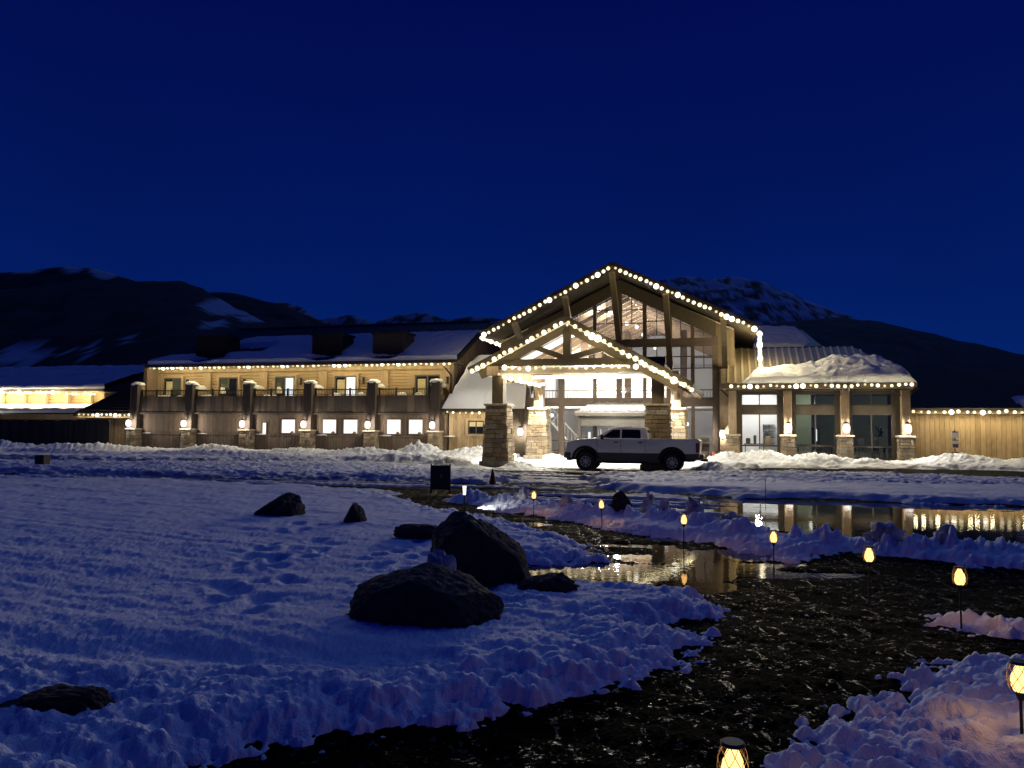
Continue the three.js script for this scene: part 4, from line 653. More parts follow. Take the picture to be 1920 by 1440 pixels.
/* ------------------------------------------------------------------ pavilion right of the hall */
{
  const T = thing('corner_pavilion', 'glazed corner pavilion with timber posts and a snow covered roof', 'building', 17, -1.0);
  const posts = [12.62, 15.38, 18.14, 20.95];
  for (const u of posts) {
    part(T, 'post', rbox(u - 0.2, u + 0.2, 1.5, 3.95, -1.7, -1.3, 0.03), M.tan);
    stonePier(T, u, -1.5, 0, 1.46, 0.35, 0.31, 0.17, false, 300 + Math.round(u * 3), ['f', 'r', 'l']);
    part(T, 'bracket', [bar([u - 0.2, 3.55, -1.5], [u - 0.6, 3.95, -1.5], 0.12), bar([u + 0.2, 3.55, -1.5], [u + 0.6, 3.95, -1.5], 0.12)], M.dark);
  }
  part(T, 'header', box(12.3, 21.3, 3.85, 4.12, -1.75, -1.25), M.gable);
  part(T, 'wall', [box(12.75, 13.06, 0, 3.85, -1.0, -0.7), box(14.94, 15.78, 0, 3.85, -1.0, -0.7), box(17.78, 18.5, 0, 3.85, -1.0, -0.7), box(20.46, 21.3, 0, 3.85, -1.0, -0.7), box(21.1, 21.3, 0, 3.85, -0.7, 6), box(12.8, 21.3, 0, 3.85, 6, 6.2), box(13.06, 20.46, 3.72, 3.9, -1.0, -0.7)], M.gable);
  const bays = [[13.06, 14.94], [15.78, 17.78], [18.5, 20.46]];
  for (const [a, b] of bays) {
    part(T, 'spandrel', box(a, b, 2.66, 3.08, -0.98, -0.8), M.gable);
    const c = (a + b) / 2; part(T, 'window_frame', [box(a, a + 0.06, 0.4, 3.75, -0.95, -0.85), box(b - 0.06, b, 0.4, 3.75, -0.95, -0.85), box(c - 0.03, c + 0.03, 0.4, 2.66, -0.95, -0.85), box(c - 0.03, c + 0.03, 3.08, 3.75, -0.95, -0.85), box(a, b, 3.66, 3.74, -0.96, -0.86), box(a, b, 0.92, 1.0, -0.96, -0.86), box(a, b, 0.3, 0.42, -0.96, -0.86), box(a, b, 2.6, 2.66, -0.96, -0.86), box(a, b, 3.08, 3.14, -0.96, -0.86)], M.frame);
    for (const [x0, x1] of [[a + 0.06, c - 0.03], [c + 0.03, b - 0.06]]) { part(T, 'glass_pane', box(x0, x1, 0.42, 2.6, -0.91, -0.9), M.glass); part(T, 'glass_pane', box(x0, x1, 3.14, 3.66, -0.91, -0.9), M.glass); }
  }
  // the rooms behind
  part(T, 'floor', box(12.9, 21.1, 0.1, 0.2, -0.7, 6), M.floor);
  part(T, 'room_wall', [box(15.1, 15.3, 0.2, 3.85, -0.69, 6), box(12.9, 15.1, 0.2, 3.85, 3.2, 3.4), box(12.9, 13.0, 0.2, 3.85, -0.69, 3.2)], M.white);
  part(T, 'office_ceiling', box(13.0, 15.1, 3.80, 3.84, -0.69, 3.2), M.white);
  part(T, 'lamp_panel', [box(13.3, 13.9, 3.74, 3.79, 0.2, 1.4), box(14.2, 14.8, 3.74, 3.79, 0.2, 1.4)], M.lamppanel);
  lamp(T, 13.95 - 17, 3.4, -1.9, rgb(1, 0.97, 0.98), 16, 'office_light', 8);
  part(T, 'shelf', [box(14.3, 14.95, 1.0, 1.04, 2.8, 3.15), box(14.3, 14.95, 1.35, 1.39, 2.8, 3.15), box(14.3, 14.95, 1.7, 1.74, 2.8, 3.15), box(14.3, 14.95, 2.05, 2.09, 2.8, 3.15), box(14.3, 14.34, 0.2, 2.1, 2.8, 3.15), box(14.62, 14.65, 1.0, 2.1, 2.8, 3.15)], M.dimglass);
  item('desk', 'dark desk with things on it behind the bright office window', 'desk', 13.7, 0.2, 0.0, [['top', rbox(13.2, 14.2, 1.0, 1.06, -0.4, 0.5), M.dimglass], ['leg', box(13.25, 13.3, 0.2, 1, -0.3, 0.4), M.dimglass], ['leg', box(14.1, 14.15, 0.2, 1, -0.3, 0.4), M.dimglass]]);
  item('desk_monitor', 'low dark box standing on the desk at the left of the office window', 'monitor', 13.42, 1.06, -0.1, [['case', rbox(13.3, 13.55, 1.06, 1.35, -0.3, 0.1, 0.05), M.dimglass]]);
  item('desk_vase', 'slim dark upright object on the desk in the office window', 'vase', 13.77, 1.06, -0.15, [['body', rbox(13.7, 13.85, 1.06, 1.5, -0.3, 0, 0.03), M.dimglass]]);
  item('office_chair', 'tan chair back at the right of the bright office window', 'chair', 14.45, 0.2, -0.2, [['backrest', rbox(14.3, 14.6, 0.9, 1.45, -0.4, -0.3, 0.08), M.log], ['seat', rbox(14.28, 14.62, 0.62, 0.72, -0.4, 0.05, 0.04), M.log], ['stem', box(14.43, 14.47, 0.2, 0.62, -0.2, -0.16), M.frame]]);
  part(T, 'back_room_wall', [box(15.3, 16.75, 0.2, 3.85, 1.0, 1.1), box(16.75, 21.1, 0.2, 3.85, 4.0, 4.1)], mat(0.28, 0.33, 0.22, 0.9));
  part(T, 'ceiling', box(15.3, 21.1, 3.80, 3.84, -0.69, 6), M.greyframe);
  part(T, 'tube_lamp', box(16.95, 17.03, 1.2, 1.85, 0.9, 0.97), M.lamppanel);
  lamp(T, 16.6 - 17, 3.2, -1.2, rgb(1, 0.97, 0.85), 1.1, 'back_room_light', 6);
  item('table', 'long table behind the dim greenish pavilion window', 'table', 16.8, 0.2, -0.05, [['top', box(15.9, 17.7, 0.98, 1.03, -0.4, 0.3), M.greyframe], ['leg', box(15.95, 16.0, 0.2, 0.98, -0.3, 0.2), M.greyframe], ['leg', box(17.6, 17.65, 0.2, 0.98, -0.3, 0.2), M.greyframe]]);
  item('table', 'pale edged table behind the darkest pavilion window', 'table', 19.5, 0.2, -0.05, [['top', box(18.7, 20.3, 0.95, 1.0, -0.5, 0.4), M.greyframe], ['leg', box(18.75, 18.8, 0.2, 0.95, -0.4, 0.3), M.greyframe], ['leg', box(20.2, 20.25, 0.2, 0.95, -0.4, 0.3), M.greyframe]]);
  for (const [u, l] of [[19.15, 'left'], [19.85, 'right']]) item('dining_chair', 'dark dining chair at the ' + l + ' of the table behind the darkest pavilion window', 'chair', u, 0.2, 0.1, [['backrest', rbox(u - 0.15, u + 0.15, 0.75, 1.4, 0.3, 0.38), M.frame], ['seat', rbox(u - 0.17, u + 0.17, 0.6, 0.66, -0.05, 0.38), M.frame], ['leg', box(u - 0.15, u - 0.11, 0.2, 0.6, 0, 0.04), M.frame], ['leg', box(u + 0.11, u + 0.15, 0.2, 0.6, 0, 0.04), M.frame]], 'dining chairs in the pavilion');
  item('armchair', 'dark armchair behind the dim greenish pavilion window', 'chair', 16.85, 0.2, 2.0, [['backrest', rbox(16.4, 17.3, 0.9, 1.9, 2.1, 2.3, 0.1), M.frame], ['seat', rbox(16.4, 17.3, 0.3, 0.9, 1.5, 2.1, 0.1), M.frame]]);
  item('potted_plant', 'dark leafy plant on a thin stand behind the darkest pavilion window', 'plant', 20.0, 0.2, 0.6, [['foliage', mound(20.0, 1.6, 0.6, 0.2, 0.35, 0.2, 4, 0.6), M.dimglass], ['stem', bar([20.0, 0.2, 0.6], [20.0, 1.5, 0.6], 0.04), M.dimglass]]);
  // roof: standing seam panels, each its own, then the snow
  const rs = (w) => 4.2 + (w + 2.25) * 0.472, top = (u) => u < 19.2 ? 2.6 : lerp(2.6, -2.25, (u - 19.2) / 2.15);
  for (let i = 0; i < 26; i++) { const a = 12.05 + i * 0.37, b = a + 0.352, wa = Math.max(top(a), -2.2), wb = Math.max(top(b), -2.2); if (a > 21.1) break; part(T, 'roof_panel', sheet([a, rs(-2.25), -2.25], [b, rs(-2.25), -2.25], [b, rs(wb), wb], [a, rs(wa), wa], 0.12), M.roofpanel); const rb = part(T, 'roof_seam', bar([b + 0.01, rs(-2.25) + 0.03, -2.25], [b + 0.01, rs(wb) + 0.03, wb], 0.04, 0.1), M.roofseam); }
  part(T, 'roof_deck', [sheet([12.0, rs(-2.25) - 0.13, -2.25], [21.35, rs(-2.25) - 0.13, -2.25], [19.2, rs(2.6) - 0.13, 2.6], [12.0, rs(2.6) - 0.13, 2.6], 0.1), sheet([19.2, rs(2.6) - 0.02, 2.6], [21.35, rs(-2.25) - 0.05, -2.25], [21.35, rs(-2.25) - 0.05, 6], [19.2, rs(2.6) - 0.02, 2.7], 0.1), sheet([12.0, rs(2.6) - 0.13, 2.6], [19.2, rs(2.6) - 0.13, 2.6], [21.35, rs(-2.2), 7.3], [12.0, rs(-2.2), 7.3], 0.1)], M.roofdark);
  part(T, 'eave_board', box(12.0, 21.36, 3.96, 4.16, -2.35, -2.26), M.dark);
  part(T, 'soffit', box(12.1, 21.25, 3.92, 3.96, -2.25, -0.7), M.tan);
  roofSnow(T, [[12.0, rs(-2.25) + 0.02, -2.3], [21.4, rs(-2.25) + 0.02, -2.3], [12.0, rs(2.6) + 0.02, 2.6], [21.4, rs(2.6) + 0.02, 2.6]], 160, 70, (s, t) => {
    const u = lerp(12.0, 21.4, s), w = lerp(-2.3, 2.6, t), e = fbm(u * 0.9, w * 1.2, 3);
    const edge = u < 13.0 ? -3 : u < 14.0 ? lerp(-2.6, -0.5, u - 13) : u < 16.2 ? lerp(-0.5, -0.1, (u - 14) / 2.2) : u < 17.6 ? lerp(-0.1, 0.75, (u - 16.2) / 1.4) : u < 19.9 ? 0.75 : 0.75 - (u - 19.9) * 2.1;
    const over = (edge + 0.16 * e - w);
    let k = over < 0 ? -0.1 : 0.06 + 0.42 * ss(0, 0.9, over);
    if (over > 0) k *= 0.85 + 0.35 * fbm(u * 0.6 + 3, w * 0.9, 3) + 0.1 * fbm(u * 2.2, w * 2.2, 3) + 0.3 * ss(17, 18.5, u);
    return k * (t < 0.02 ? 0.75 : 1);
  });
  for (let i = 0; i < 7; i++) part(T, 'icicle', uvm(new THREE.ConeGeometry(0.03, 0.18 + 0.2 * R(), 6).rotateX(Math.PI)).translate(17.4 + i * 0.16 + 0.1 * R(), 3.92, 2.32), new THREE.MeshPhysicalMaterial({ color: rgb(0.8, 0.85, 0.9), roughness: 0.15, transmission: 0.6, thickness: 0.05, ior: 1.31 }));
  bulbString('warm bulb row under the left half of the pavilion eave', [[12.4, 4.16, -2.4], [16.9, 4.16, -2.4]], 14, 0.42, 'bulb strings on the lodge');
  bulbString('warm bulb row under the right half of the pavilion eave to its corner', [[17.0, 4.16, -2.4], [21.25, 4.18, -2.4]], 14, 0.42, 'bulb strings on the lodge');
  const names = ['second timber post of the corner pavilion beside the bright office window', 'third timber post of the corner pavilion between the dim windows', 'right corner post of the pavilion beside the plank wall'];
  posts.slice(1).forEach((u, i) => wallLantern('white lantern on the ' + names[i], u, 1.58, -2.06, 4.2, 'lanterns along the lodge front'));
  wallLantern('white glowing wall lantern on the brown wall right of the great glass front', 12.1, 1.22, -0.62, 4.2, 'lanterns along the lodge front');
  wallLantern('white glowing wall lantern on the brown wall left of the entrance between stone columns', 0.62, 1.25, -0.35, 5.0, 'lanterns along the lodge front');
}

/* ------------------------------------------------------------------ plank wing at the right */
{
  const T = thing('plank_wing', 'low wing with a bulb lit vertical plank wall at the right', 'building', 25, 0.5);
  part(T, 'wall', box(21.3, 36, 0, 2.78, 0.56, 0.8), M.plankB);
  boards(T, 21.32, 33, 0, 2.72, 0.56, 0.235, planks, { single: true });
  part(T, 'fascia', box(21.3, 36, 2.74, 2.96, -0.08, 0.0), M.darkH);
  part(T, 'soffit', box(21.3, 36, 2.70, 2.74, -0.05, 0.5), M.trim);
  part(T, 'roof', sheet([21.3, 2.98, -0.1], [36, 2.98, -0.1], [36, 5.2, 5.2], [21.3, 5.2, 5.2], 0.15), M.shingle);
  roofSnow(T, [[25.6, 3.02, -0.05], [34, 3.02, -0.05], [25.6, 4.5, 3.2], [34, 4.5, 3.2]], 60, 20, (s, t) => 0.22 * ss(0.0, 0.06, s - 0.02 - (0.14 * (1 - t)) * 0.6) + 0.08 * fbm(s * 9, t * 3, 2) - 0.6 * ss(0.25, 0.5, t - 0.5 * s) - 0.06);
  bulbString('warm bulb row along the top of the plank wall at the right', [[21.4, 2.9, -0.2], [33, 2.9, -0.2]], 33, 0.42, 'bulb strings on the lodge');
}

/* ------------------------------------------------------------------ pickup truck */
{
  const T = at('pickup_truck', 'white four door pickup truck parked sideways in front of the entrance porch', 'pickup truck', 5.2, 0.05, -32.9, -TH); T.scale.setScalar(0.95);
  const paint = new THREE.MeshPhysicalMaterial({ color: rgb(0.58, 0.575, 0.56), roughness: 0.32, clearcoat: 0.8, clearcoatRoughness: 0.08 }), lower = mat(0.055, 0.05, 0.042, 0.55), rubber = mat(0.012, 0.012, 0.012, 0.85), chrome = mat(0.55, 0.55, 0.55, 0.25, { metalness: 0.9 }), tint = new THREE.MeshPhysicalMaterial({ color: rgb(0.006, 0.006, 0.008), roughness: 0.04 }), red = mat(0.16, 0.008, 0.008, 0.3), rim = mat(0.42, 0.42, 0.43, 0.35, { metalness: 0.6 });
  const X = (x) => x - 2.93, FA = 0.9, RA = 4.66, AR = 0.53;
  const tumble = (g) => { const p = g.attributes.position; for (let i = 0; i < p.count; i++) { const y = p.getY(i); if (y > 1.38) p.setZ(i, p.getZ(i) * lerp(1, 0.80, (y - 1.38) / 0.55)); } g.computeVertexNormals(); return g; };
  const ext = (pts, half, bev = 0.035) => { const s = new THREE.Shape(); pts(s); return new THREE.ExtrudeGeometry(s, { depth: 2 * half - 2 * bev, bevelEnabled: bev > 0, bevelSize: bev, bevelThickness: bev, bevelSegments: 3, curveSegments: 20 }).translate(0, 0, -half + bev); };
  const low = 0.62;
  const side = (s) => { s.moveTo(X(0.08), 0.62); s.lineTo(X(FA - AR), 0.62); s.absarc(X(FA), 0.5, AR, Math.PI - 0.2, 0.2, true); s.lineTo(X(FA + AR + 0.02), low); s.lineTo(X(RA - AR - 0.02), low); s.absarc(X(RA), 0.5, AR, Math.PI - 0.2, 0.2, true); s.lineTo(X(5.78), 0.68); s.lineTo(X(5.82), 1.36); s.lineTo(X(5.76), 1.395); s.lineTo(X(3.62), 1.40); s.lineTo(X(3.58), 1.42); s.lineTo(X(1.30), 1.42); s.bezierCurveTo(X(1.0), 1.40, X(0.4), 1.36, X(0.17), 1.25); s.bezierCurveTo(X(0.06), 1.2, X(0.04), 1.0, X(0.06), 0.8); };
  const house = (s) => { s.moveTo(X(1.26), 1.40); s.lineTo(X(1.98), 1.84); s.bezierCurveTo(X(2.1), 1.905, X(2.3), 1.925, X(2.6), 1.93); s.lineTo(X(3.3), 1.91); s.bezierCurveTo(X(3.5), 1.90, X(3.52), 1.87, X(3.54), 1.8); s.lineTo(X(3.62), 1.40); };
  part(T, 'body', [toCreasedNormals(ext(side, 0.96), 0.5), toCreasedNormals(tumble(ext(house, 0.93)), 0.5)], paint);
  part(T, 'rocker_panel', [ext((s) => { s.moveTo(X(FA + AR - 0.03), 0.42); s.lineTo(X(RA - AR + 0.03), 0.42); s.lineTo(X(RA - AR - 0.02), 0.80); s.lineTo(X(FA + AR + 0.02), 0.80); }, 0.97, 0.02), ext((s) => { s.moveTo(X(RA + AR - 0.05), 0.55); s.lineTo(X(5.76), 0.60); s.lineTo(X(5.78), 0.82); s.lineTo(X(RA + AR), 0.80); }, 0.968, 0.01)], lower);
  for (const a of [FA, RA]) for (const z of [0.94, -0.94]) { const s = new THREE.Shape(); s.absarc(0, 0, AR + 0.075, 0.1, Math.PI - 0.1); s.absarc(0, 0, AR - 0.02, Math.PI - 0.12, 0.12, true); part(T, 'fender_flare', new THREE.ExtrudeGeometry(s, { depth: 0.07, bevelEnabled: true, bevelSize: 0.012, bevelThickness: 0.012, bevelSegments: 2 }).translate(X(a), 0.5, z - 0.035), a === FA || a === RA ? rubber : paint); }
  part(T, 'underbody', [new THREE.BoxGeometry(5.3, 0.3, 1.3).translate(0, 0.62, 0), new THREE.BoxGeometry(3.2, 0.16, 1.0).translate(0.1, 0.42, 0), new THREE.BoxGeometry(1.2, 0.75, 1.25).translate(X(FA), 0.85, 0), new THREE.BoxGeometry(1.2, 0.7, 1.25).translate(X(RA), 0.85, 0), new THREE.CylinderGeometry(0.06, 0.06, 1.7, 8).rotateX(Math.PI / 2).translate(X(RA), 0.43, 0), new THREE.CylinderGeometry(0.06, 0.06, 1.7, 8).rotateX(Math.PI / 2).translate(X(FA), 0.43, 0)], rubber);
  // glass
  const pane = (pts, z) => tumble(new THREE.ExtrudeGeometry(new THREE.Shape(pts.map((p) => new THREE.Vector2(X(p[0]), p[1]))), { depth: 0.012, bevelEnabled: false }).translate(0, 0, z));
  for (const z of [0.922, -0.934]) {
    part(T, 'front_window', pane([[1.56, 1.44], [2.42, 1.44], [2.42, 1.83], [2.12, 1.82], [2.0, 1.76]], z), tint);
    part(T, 'rear_window', pane([[2.50, 1.44], [3.30, 1.44], [3.33, 1.5], [3.30, 1.80], [3.22, 1.83], [2.50, 1.835]], z), tint);
    const s = Math.sign(z), dz = s > 0 ? 0.953 : -0.967;
    part(T, 'door_seam', [new THREE.BoxGeometry(0.014, 0.72, 0.014).translate(X(2.46), 1.06, dz + 0.007), new THREE.BoxGeometry(0.014, 0.72, 0.014).translate(X(1.42), 1.06, dz + 0.007), new THREE.BoxGeometry(0.014, 0.72, 0.014).translate(X(3.52), 1.06, dz + 0.007)], rubber);
    part(T, 'door_handle', new RoundedBoxGeometry(0.2, 0.05, 0.05, 2, 0.015).translate(X(2.26), 1.28, dz + 0.007 + s * 0.02), rubber);
    part(T, 'door_handle', new RoundedBoxGeometry(0.2, 0.05, 0.05, 2, 0.015).translate(X(3.32), 1.28, dz + 0.007 + s * 0.02), rubber);
    const mr = part(T, 'side_mirror', [new RoundedBoxGeometry(0.13, 0.22, 0.2, 2, 0.05).translate(X(1.66), 1.5, s * 1.07), new THREE.BoxGeometry(0.05, 0.04, 0.16).translate(X(1.66), 1.42, s * 0.97)], rubber);
    part(T, 'tail_light', new RoundedBoxGeometry(0.16, 0.42, 0.07, 2, 0.02).translate(X(5.73), 1.08, s * 0.94), red);
    part(T, 'headlight', new RoundedBoxGeometry(0.22, 0.17, 0.3, 2, 0.04).translate(X(0.14), 1.06, s * 0.78), chrome);
    part(T, 'running_board', new RoundedBoxGeometry(2.2, 0.06, 0.16, 2, 0.02).translate(X(2.55), 0.42, s * 0.98), rubber);
    part(T, 'bed_rail', new RoundedBoxGeometry(2.08, 0.05, 0.1, 2, 0.015).translate(X(4.72), 1.415, s * 0.9), rubber);
    part(T, 'body_crease', new RoundedBoxGeometry(4.2, 0.02, 0.012, 1, 0.004).translate(X(3.0), 1.17, dz + 0.007), paint);
  }
  part(T, 'windshield', bx4([X(1.34), 1.45, -0.84], [X(1.34), 1.45, 0.84], [X(2.0), 1.855, 0.70], [X(2.0), 1.855, -0.70]), tint);
  part(T, 'back_glass', bx4([X(3.625), 1.46, 0.72], [X(3.625), 1.46, -0.72], [X(3.565), 1.8, -0.66], [X(3.565), 1.8, 0.66]), tint);
  part(T, 'bed_cover', new RoundedBoxGeometry(2.05, 0.03, 1.76, 2, 0.01).translate(X(4.72), 1.41, 0), rubber);
  part(T, 'front_bumper', [new RoundedBoxGeometry(0.34, 0.26, 1.96, 3, 0.07).translate(X(0.1), 0.70, 0), new RoundedBoxGeometry(0.3, 0.14, 1.7, 2, 0.05).translate(X(0.16), 0.52, 0)], lower);
  part(T, 'grille', [new RoundedBoxGeometry(0.06, 0.3, 1.2, 2, 0.02).translate(X(0.06), 1.05, 0), new THREE.BoxGeometry(0.08, 0.04, 1.2).translate(X(0.045), 1.05, 0)], chrome);
  part(T, 'rear_bumper', [new RoundedBoxGeometry(0.24, 0.2, 1.9, 3, 0.05).translate(X(5.86), 0.70, 0), new THREE.BoxGeometry(0.25, 0.06, 0.08).translate(X(6.0), 0.55, 0)], lower);
  part(T, 'antenna', new THREE.CylinderGeometry(0.006, 0.004, 0.7, 5).translate(X(1.2), 1.75, -0.85), rubber);
  part(T, 'interior', [new RoundedBoxGeometry(0.5, 0.5, 1.3, 2, 0.1).translate(X(2.4), 1.35, 0)], rubber);
  part(T, 'hitch', new THREE.BoxGeometry(0.3, 0.07, 0.07).translate(X(5.98), 0.5, 0), rubber);
  const tyre = new THREE.LatheGeometry([[0.24, -0.12], [0.36, -0.14], [0.405, -0.125], [0.42, -0.09], [0.42, 0.09], [0.405, 0.125], [0.36, 0.14], [0.24, 0.12]].map((p) => new THREE.Vector2(...p)), 36).rotateX(Math.PI / 2);
  const spokes = [new THREE.TorusGeometry(0.235, 0.022, 8, 32).translate(0, 0, 0.10), new THREE.CylinderGeometry(0.07, 0.08, 0.05, 16).rotateX(Math.PI / 2).translate(0, 0, 0.09)]; for (let k = 0; k < 8; k++) spokes.push(new RoundedBoxGeometry(0.045, 0.2, 0.03, 1, 0.01).translate(0, 0.14, 0.085).rotateZ(k * Math.PI / 4));
  const rimG = merge(spokes), hub = new THREE.CylinderGeometry(0.235, 0.235, 0.12, 24).rotateX(Math.PI / 2);
  for (const [x, z, st2] of [[FA, 0.8, 0.0], [RA, 0.8, 0], [FA, -0.8, 0], [RA, -0.8, 0]]) {
    const w = new THREE.Group(); w.name = numbered('wheel'); w.position.set(X(x), 0.42, z); w.rotation.y = st2 + (z < 0 ? Math.PI : 0); T.add(w);
    for (const [n, g, m] of [['tyre', tyre, rubber], ['rim', rimG, rim], ['brake_disc', hub, M.iron]]) { const k = new THREE.Mesh(g, m); k.name = numbered(n); k.castShadow = k.receiveShadow = true; w.add(k); }
  }
}
function bx4(a, b, c, d) { const g = new THREE.BufferGeometry(), t = 0.012, A = [a, b, c, d].map((p) => new THREE.Vector3(...p)), n = new THREE.Vector3().crossVectors(A[1].clone().sub(A[0]), A[3].clone().sub(A[0])).normalize().multiplyScalar(t), V = [...A, ...A.map((p) => p.clone().add(n))], pos = []; for (const q of [[0, 1, 2, 3], [7, 6, 5, 4], [0, 4, 5, 1], [1, 5, 6, 2], [2, 6, 7, 3], [3, 7, 4, 0]]) for (const i of [q[0], q[1], q[2], q[0], q[2], q[3]]) pos.push(V[i].x, V[i].y, V[i].z); g.setAttribute('position', new THREE.Float32BufferAttribute(pos, 3)); g.computeVertexNormals(); return uvm(g); }

/* ------------------------------------------------------------------ rocks */
function rock(label, name, x, d, pts, seed, m, sink = 0.12, group, turn = 0) {   // pts: [half width, height, half depth, cuts]
  const [rx, h, rz, cuts, rough = 0.09, box4 = 0] = pts, g = mergeVertices(new THREE.IcosahedronGeometry(1, 22).deleteAttribute('normal').deleteAttribute('uv')), p = g.attributes.position, v = new THREE.Vector3();
  const N = (cuts ?? []).map(([a, b, c, k]) => [new THREE.Vector3(a, b, c).normalize(), k]);
  for (let i = 0; i < p.count; i++) {
    v.fromBufferAttribute(p, i);
    if (box4) v.divideScalar(Math.pow(Math.abs(v.x) ** box4 + Math.abs(v.y) ** box4 + Math.abs(v.z) ** box4, 1 / box4));
    v.multiplyScalar(1 + 0.16 * n3(v.x * 0.9 + seed, v.y * 0.9, v.z * 0.9) + rough * n3(v.x * 2.6, v.y * 2.6 + seed, v.z * 2.6));
    for (const [n, k] of N) { const q = v.dot(n); if (q > k) v.addScaledVector(n, (k - q) * 0.86); }
    v.addScaledVector(v.clone().normalize(), 0.03 * n3(v.x * 6 + seed, v.y * 6, v.z * 6) + 0.012 * n3(v.x * 17, v.y * 17, v.z * 17 + seed));
    p.setXYZ(i, v.x * rx, Math.max(v.y, -0.4) * h, v.z * rz);
  }
  g.computeVertexNormals(); uvm(g);
  const o = new THREE.Mesh(g, m); o.name = numbered(name); o.castShadow = o.receiveShadow = true; o.position.set(x, groundY(x, d) + sink, -d); o.rotation.y = turn; scene.add(o);
  return tag(o, label, 'rock', group);
}
const rk = mat(0.050, 0.046, 0.044, 0.92, { map: rep(tStone, 1.2), bumpMap: rep(tStone, 1.5), bumpScale: 0.03 });
rock('largest dark boulder standing beside the puddle in the middle', 'boulder', -0.36, 9.0, [0.63, 0.84, 0.55, [[-1, 0.08, 0.1, 0.86], [-0.5, 0.86, 0.1, 0.98], [0.16, 1, 0.1, 0.90], [0.52, 0.85, 0.1, 0.72], [0.88, 0.46, 0.15, 0.86], [0.2, 0.3, 1, 0.8]], 0.05, 4], 2.1, rk, 0.02, undefined, 0.1);
rock('broad low dark boulder in front of the largest boulder', 'boulder', -0.78, 6.95, [0.68, 0.43, 0.5, [[-0.5, 0.86, 0.1, 0.84], [0.1, 1, 0.1, 0.90], [0.5, 0.86, 0.1, 0.80], [-0.9, 0.35, 0.3, 0.88], [0.85, 0.45, 0.3, 0.88], [-0.3, 0.2, 0.95, 0.8], [0.1, 0.5, 0.85, 0.9]], 0.05, 3], 6.4, rk, 0.10, undefined, -0.1);
rock('rounded dark rock alone on the smooth snowfield at left', 'rock', -4.55, 15.4, [0.50, 0.36, 0.42, [[-0.65, 0.76, 0.1, 0.66], [0.95, 0.1, 0.2, 0.8]]], 11.3, rk, 0.13);
rock('small pointed dark rock on the snowfield right of the rounded rock', 'rock', -2.86, 14.2, [0.27, 0.37, 0.24, [[-0.75, 0.5, 0.2, 0.5], [0.7, 0.55, 0.2, 0.5], [0, 0.3, 1, 0.5]]], 15.2, rk, 0.12);
rock('low flat dark rock behind the left side of the largest boulder', 'rock', -1.45, 12.3, [0.38, 0.16, 0.25, [[0, 1, 0, 0.8]]], 19.4, rk, 0.17);
rock('low dark rock at the puddle edge right of the boulders', 'rock', 0.38, 8.5, [0.36, 0.23, 0.26, [[-0.4, 0.9, 0, 0.75]]], 24.9, rk, 0.05);
rock('ragged low dark ledge in the snow at lower left', 'rock', -2.60, 4.55, [0.36, 0.15, 0.18, [[0, 1, 0, 0.78], [-0.6, 0.8, 0, 0.78], [0.9, 0.4, 0, 0.8]], 0.13], 29.6, mat(0.035, 0.027, 0.018, 0.95, { map: rep(tStone, 1.2) }), 0.06);
rock('dark rounded rock in the snow bank behind the path torches', 'rock', 2.28, 16.1, [0.2, 0.28, 0.2, [[0.6, 0.6, 0, 0.8]]], 35.1, rk, 0.26);
{ // a clump of snow caught between the two boulders
  const g = mound(0, 0, 0, 0.14, 0.2, 0.13, 8, 0.5), o = new THREE.Mesh(g, M.chunk); o.name = 'snow_clump'; o.position.set(-0.70, 0.45, -7.75); o.castShadow = o.receiveShadow = true; scene.add(tag(o, 'clump of snow caught between the two big boulders', 'snow clump'));
}
{ // chunks thrown up on the bank by the plough
  const q = rng(404);
  const spots = [[2.85, 16.2, 0.13, 0.36, 'thin upright snow chunk on the bank right of the dark rounded rock'], [3.1, 15.7, 0.12, 0.28, 'smaller upright snow chunk beside the thin upright chunk'], [3.55, 15.2, 0.22, 0.34, 'rounded snow chunk on the bank above the fourth path torch'], [0.3, 18.1, 0.14, 0.2, 'snow chunk on the bank left of the farthest path torch'], [4.0, 14.2, 0.16, 0.22, 'jagged snow chunk on the bank crest behind the middle torch'], [5.9, 12.3, 0.24, 0.26, 'large peaked snow chunk on the right part of the bank'], [6.6, 11.9, 0.2, 0.2, 'rounded snow chunk right of the large peaked chunk'], [1.2, 16.9, 0.14, 0.18, 'small snow chunk on the bank between the two farthest torches']];
  spots.forEach(([x, d, r, h, label], i) => {
    const g = mound(0, 0, 0, r, h, r * 0.9, i * 5 + 2, 0.55), y = snowY(x, d), o = new THREE.Mesh(g, M.chunk); o.name = numbered('snow_chunk'); o.position.set(x, y + h * 0.1, -d); o.rotation.y = q() * 6; o.castShadow = o.receiveShadow = true; scene.add(tag(o, label, 'snow chunk', 'snow chunks on the bank'));
  });
}

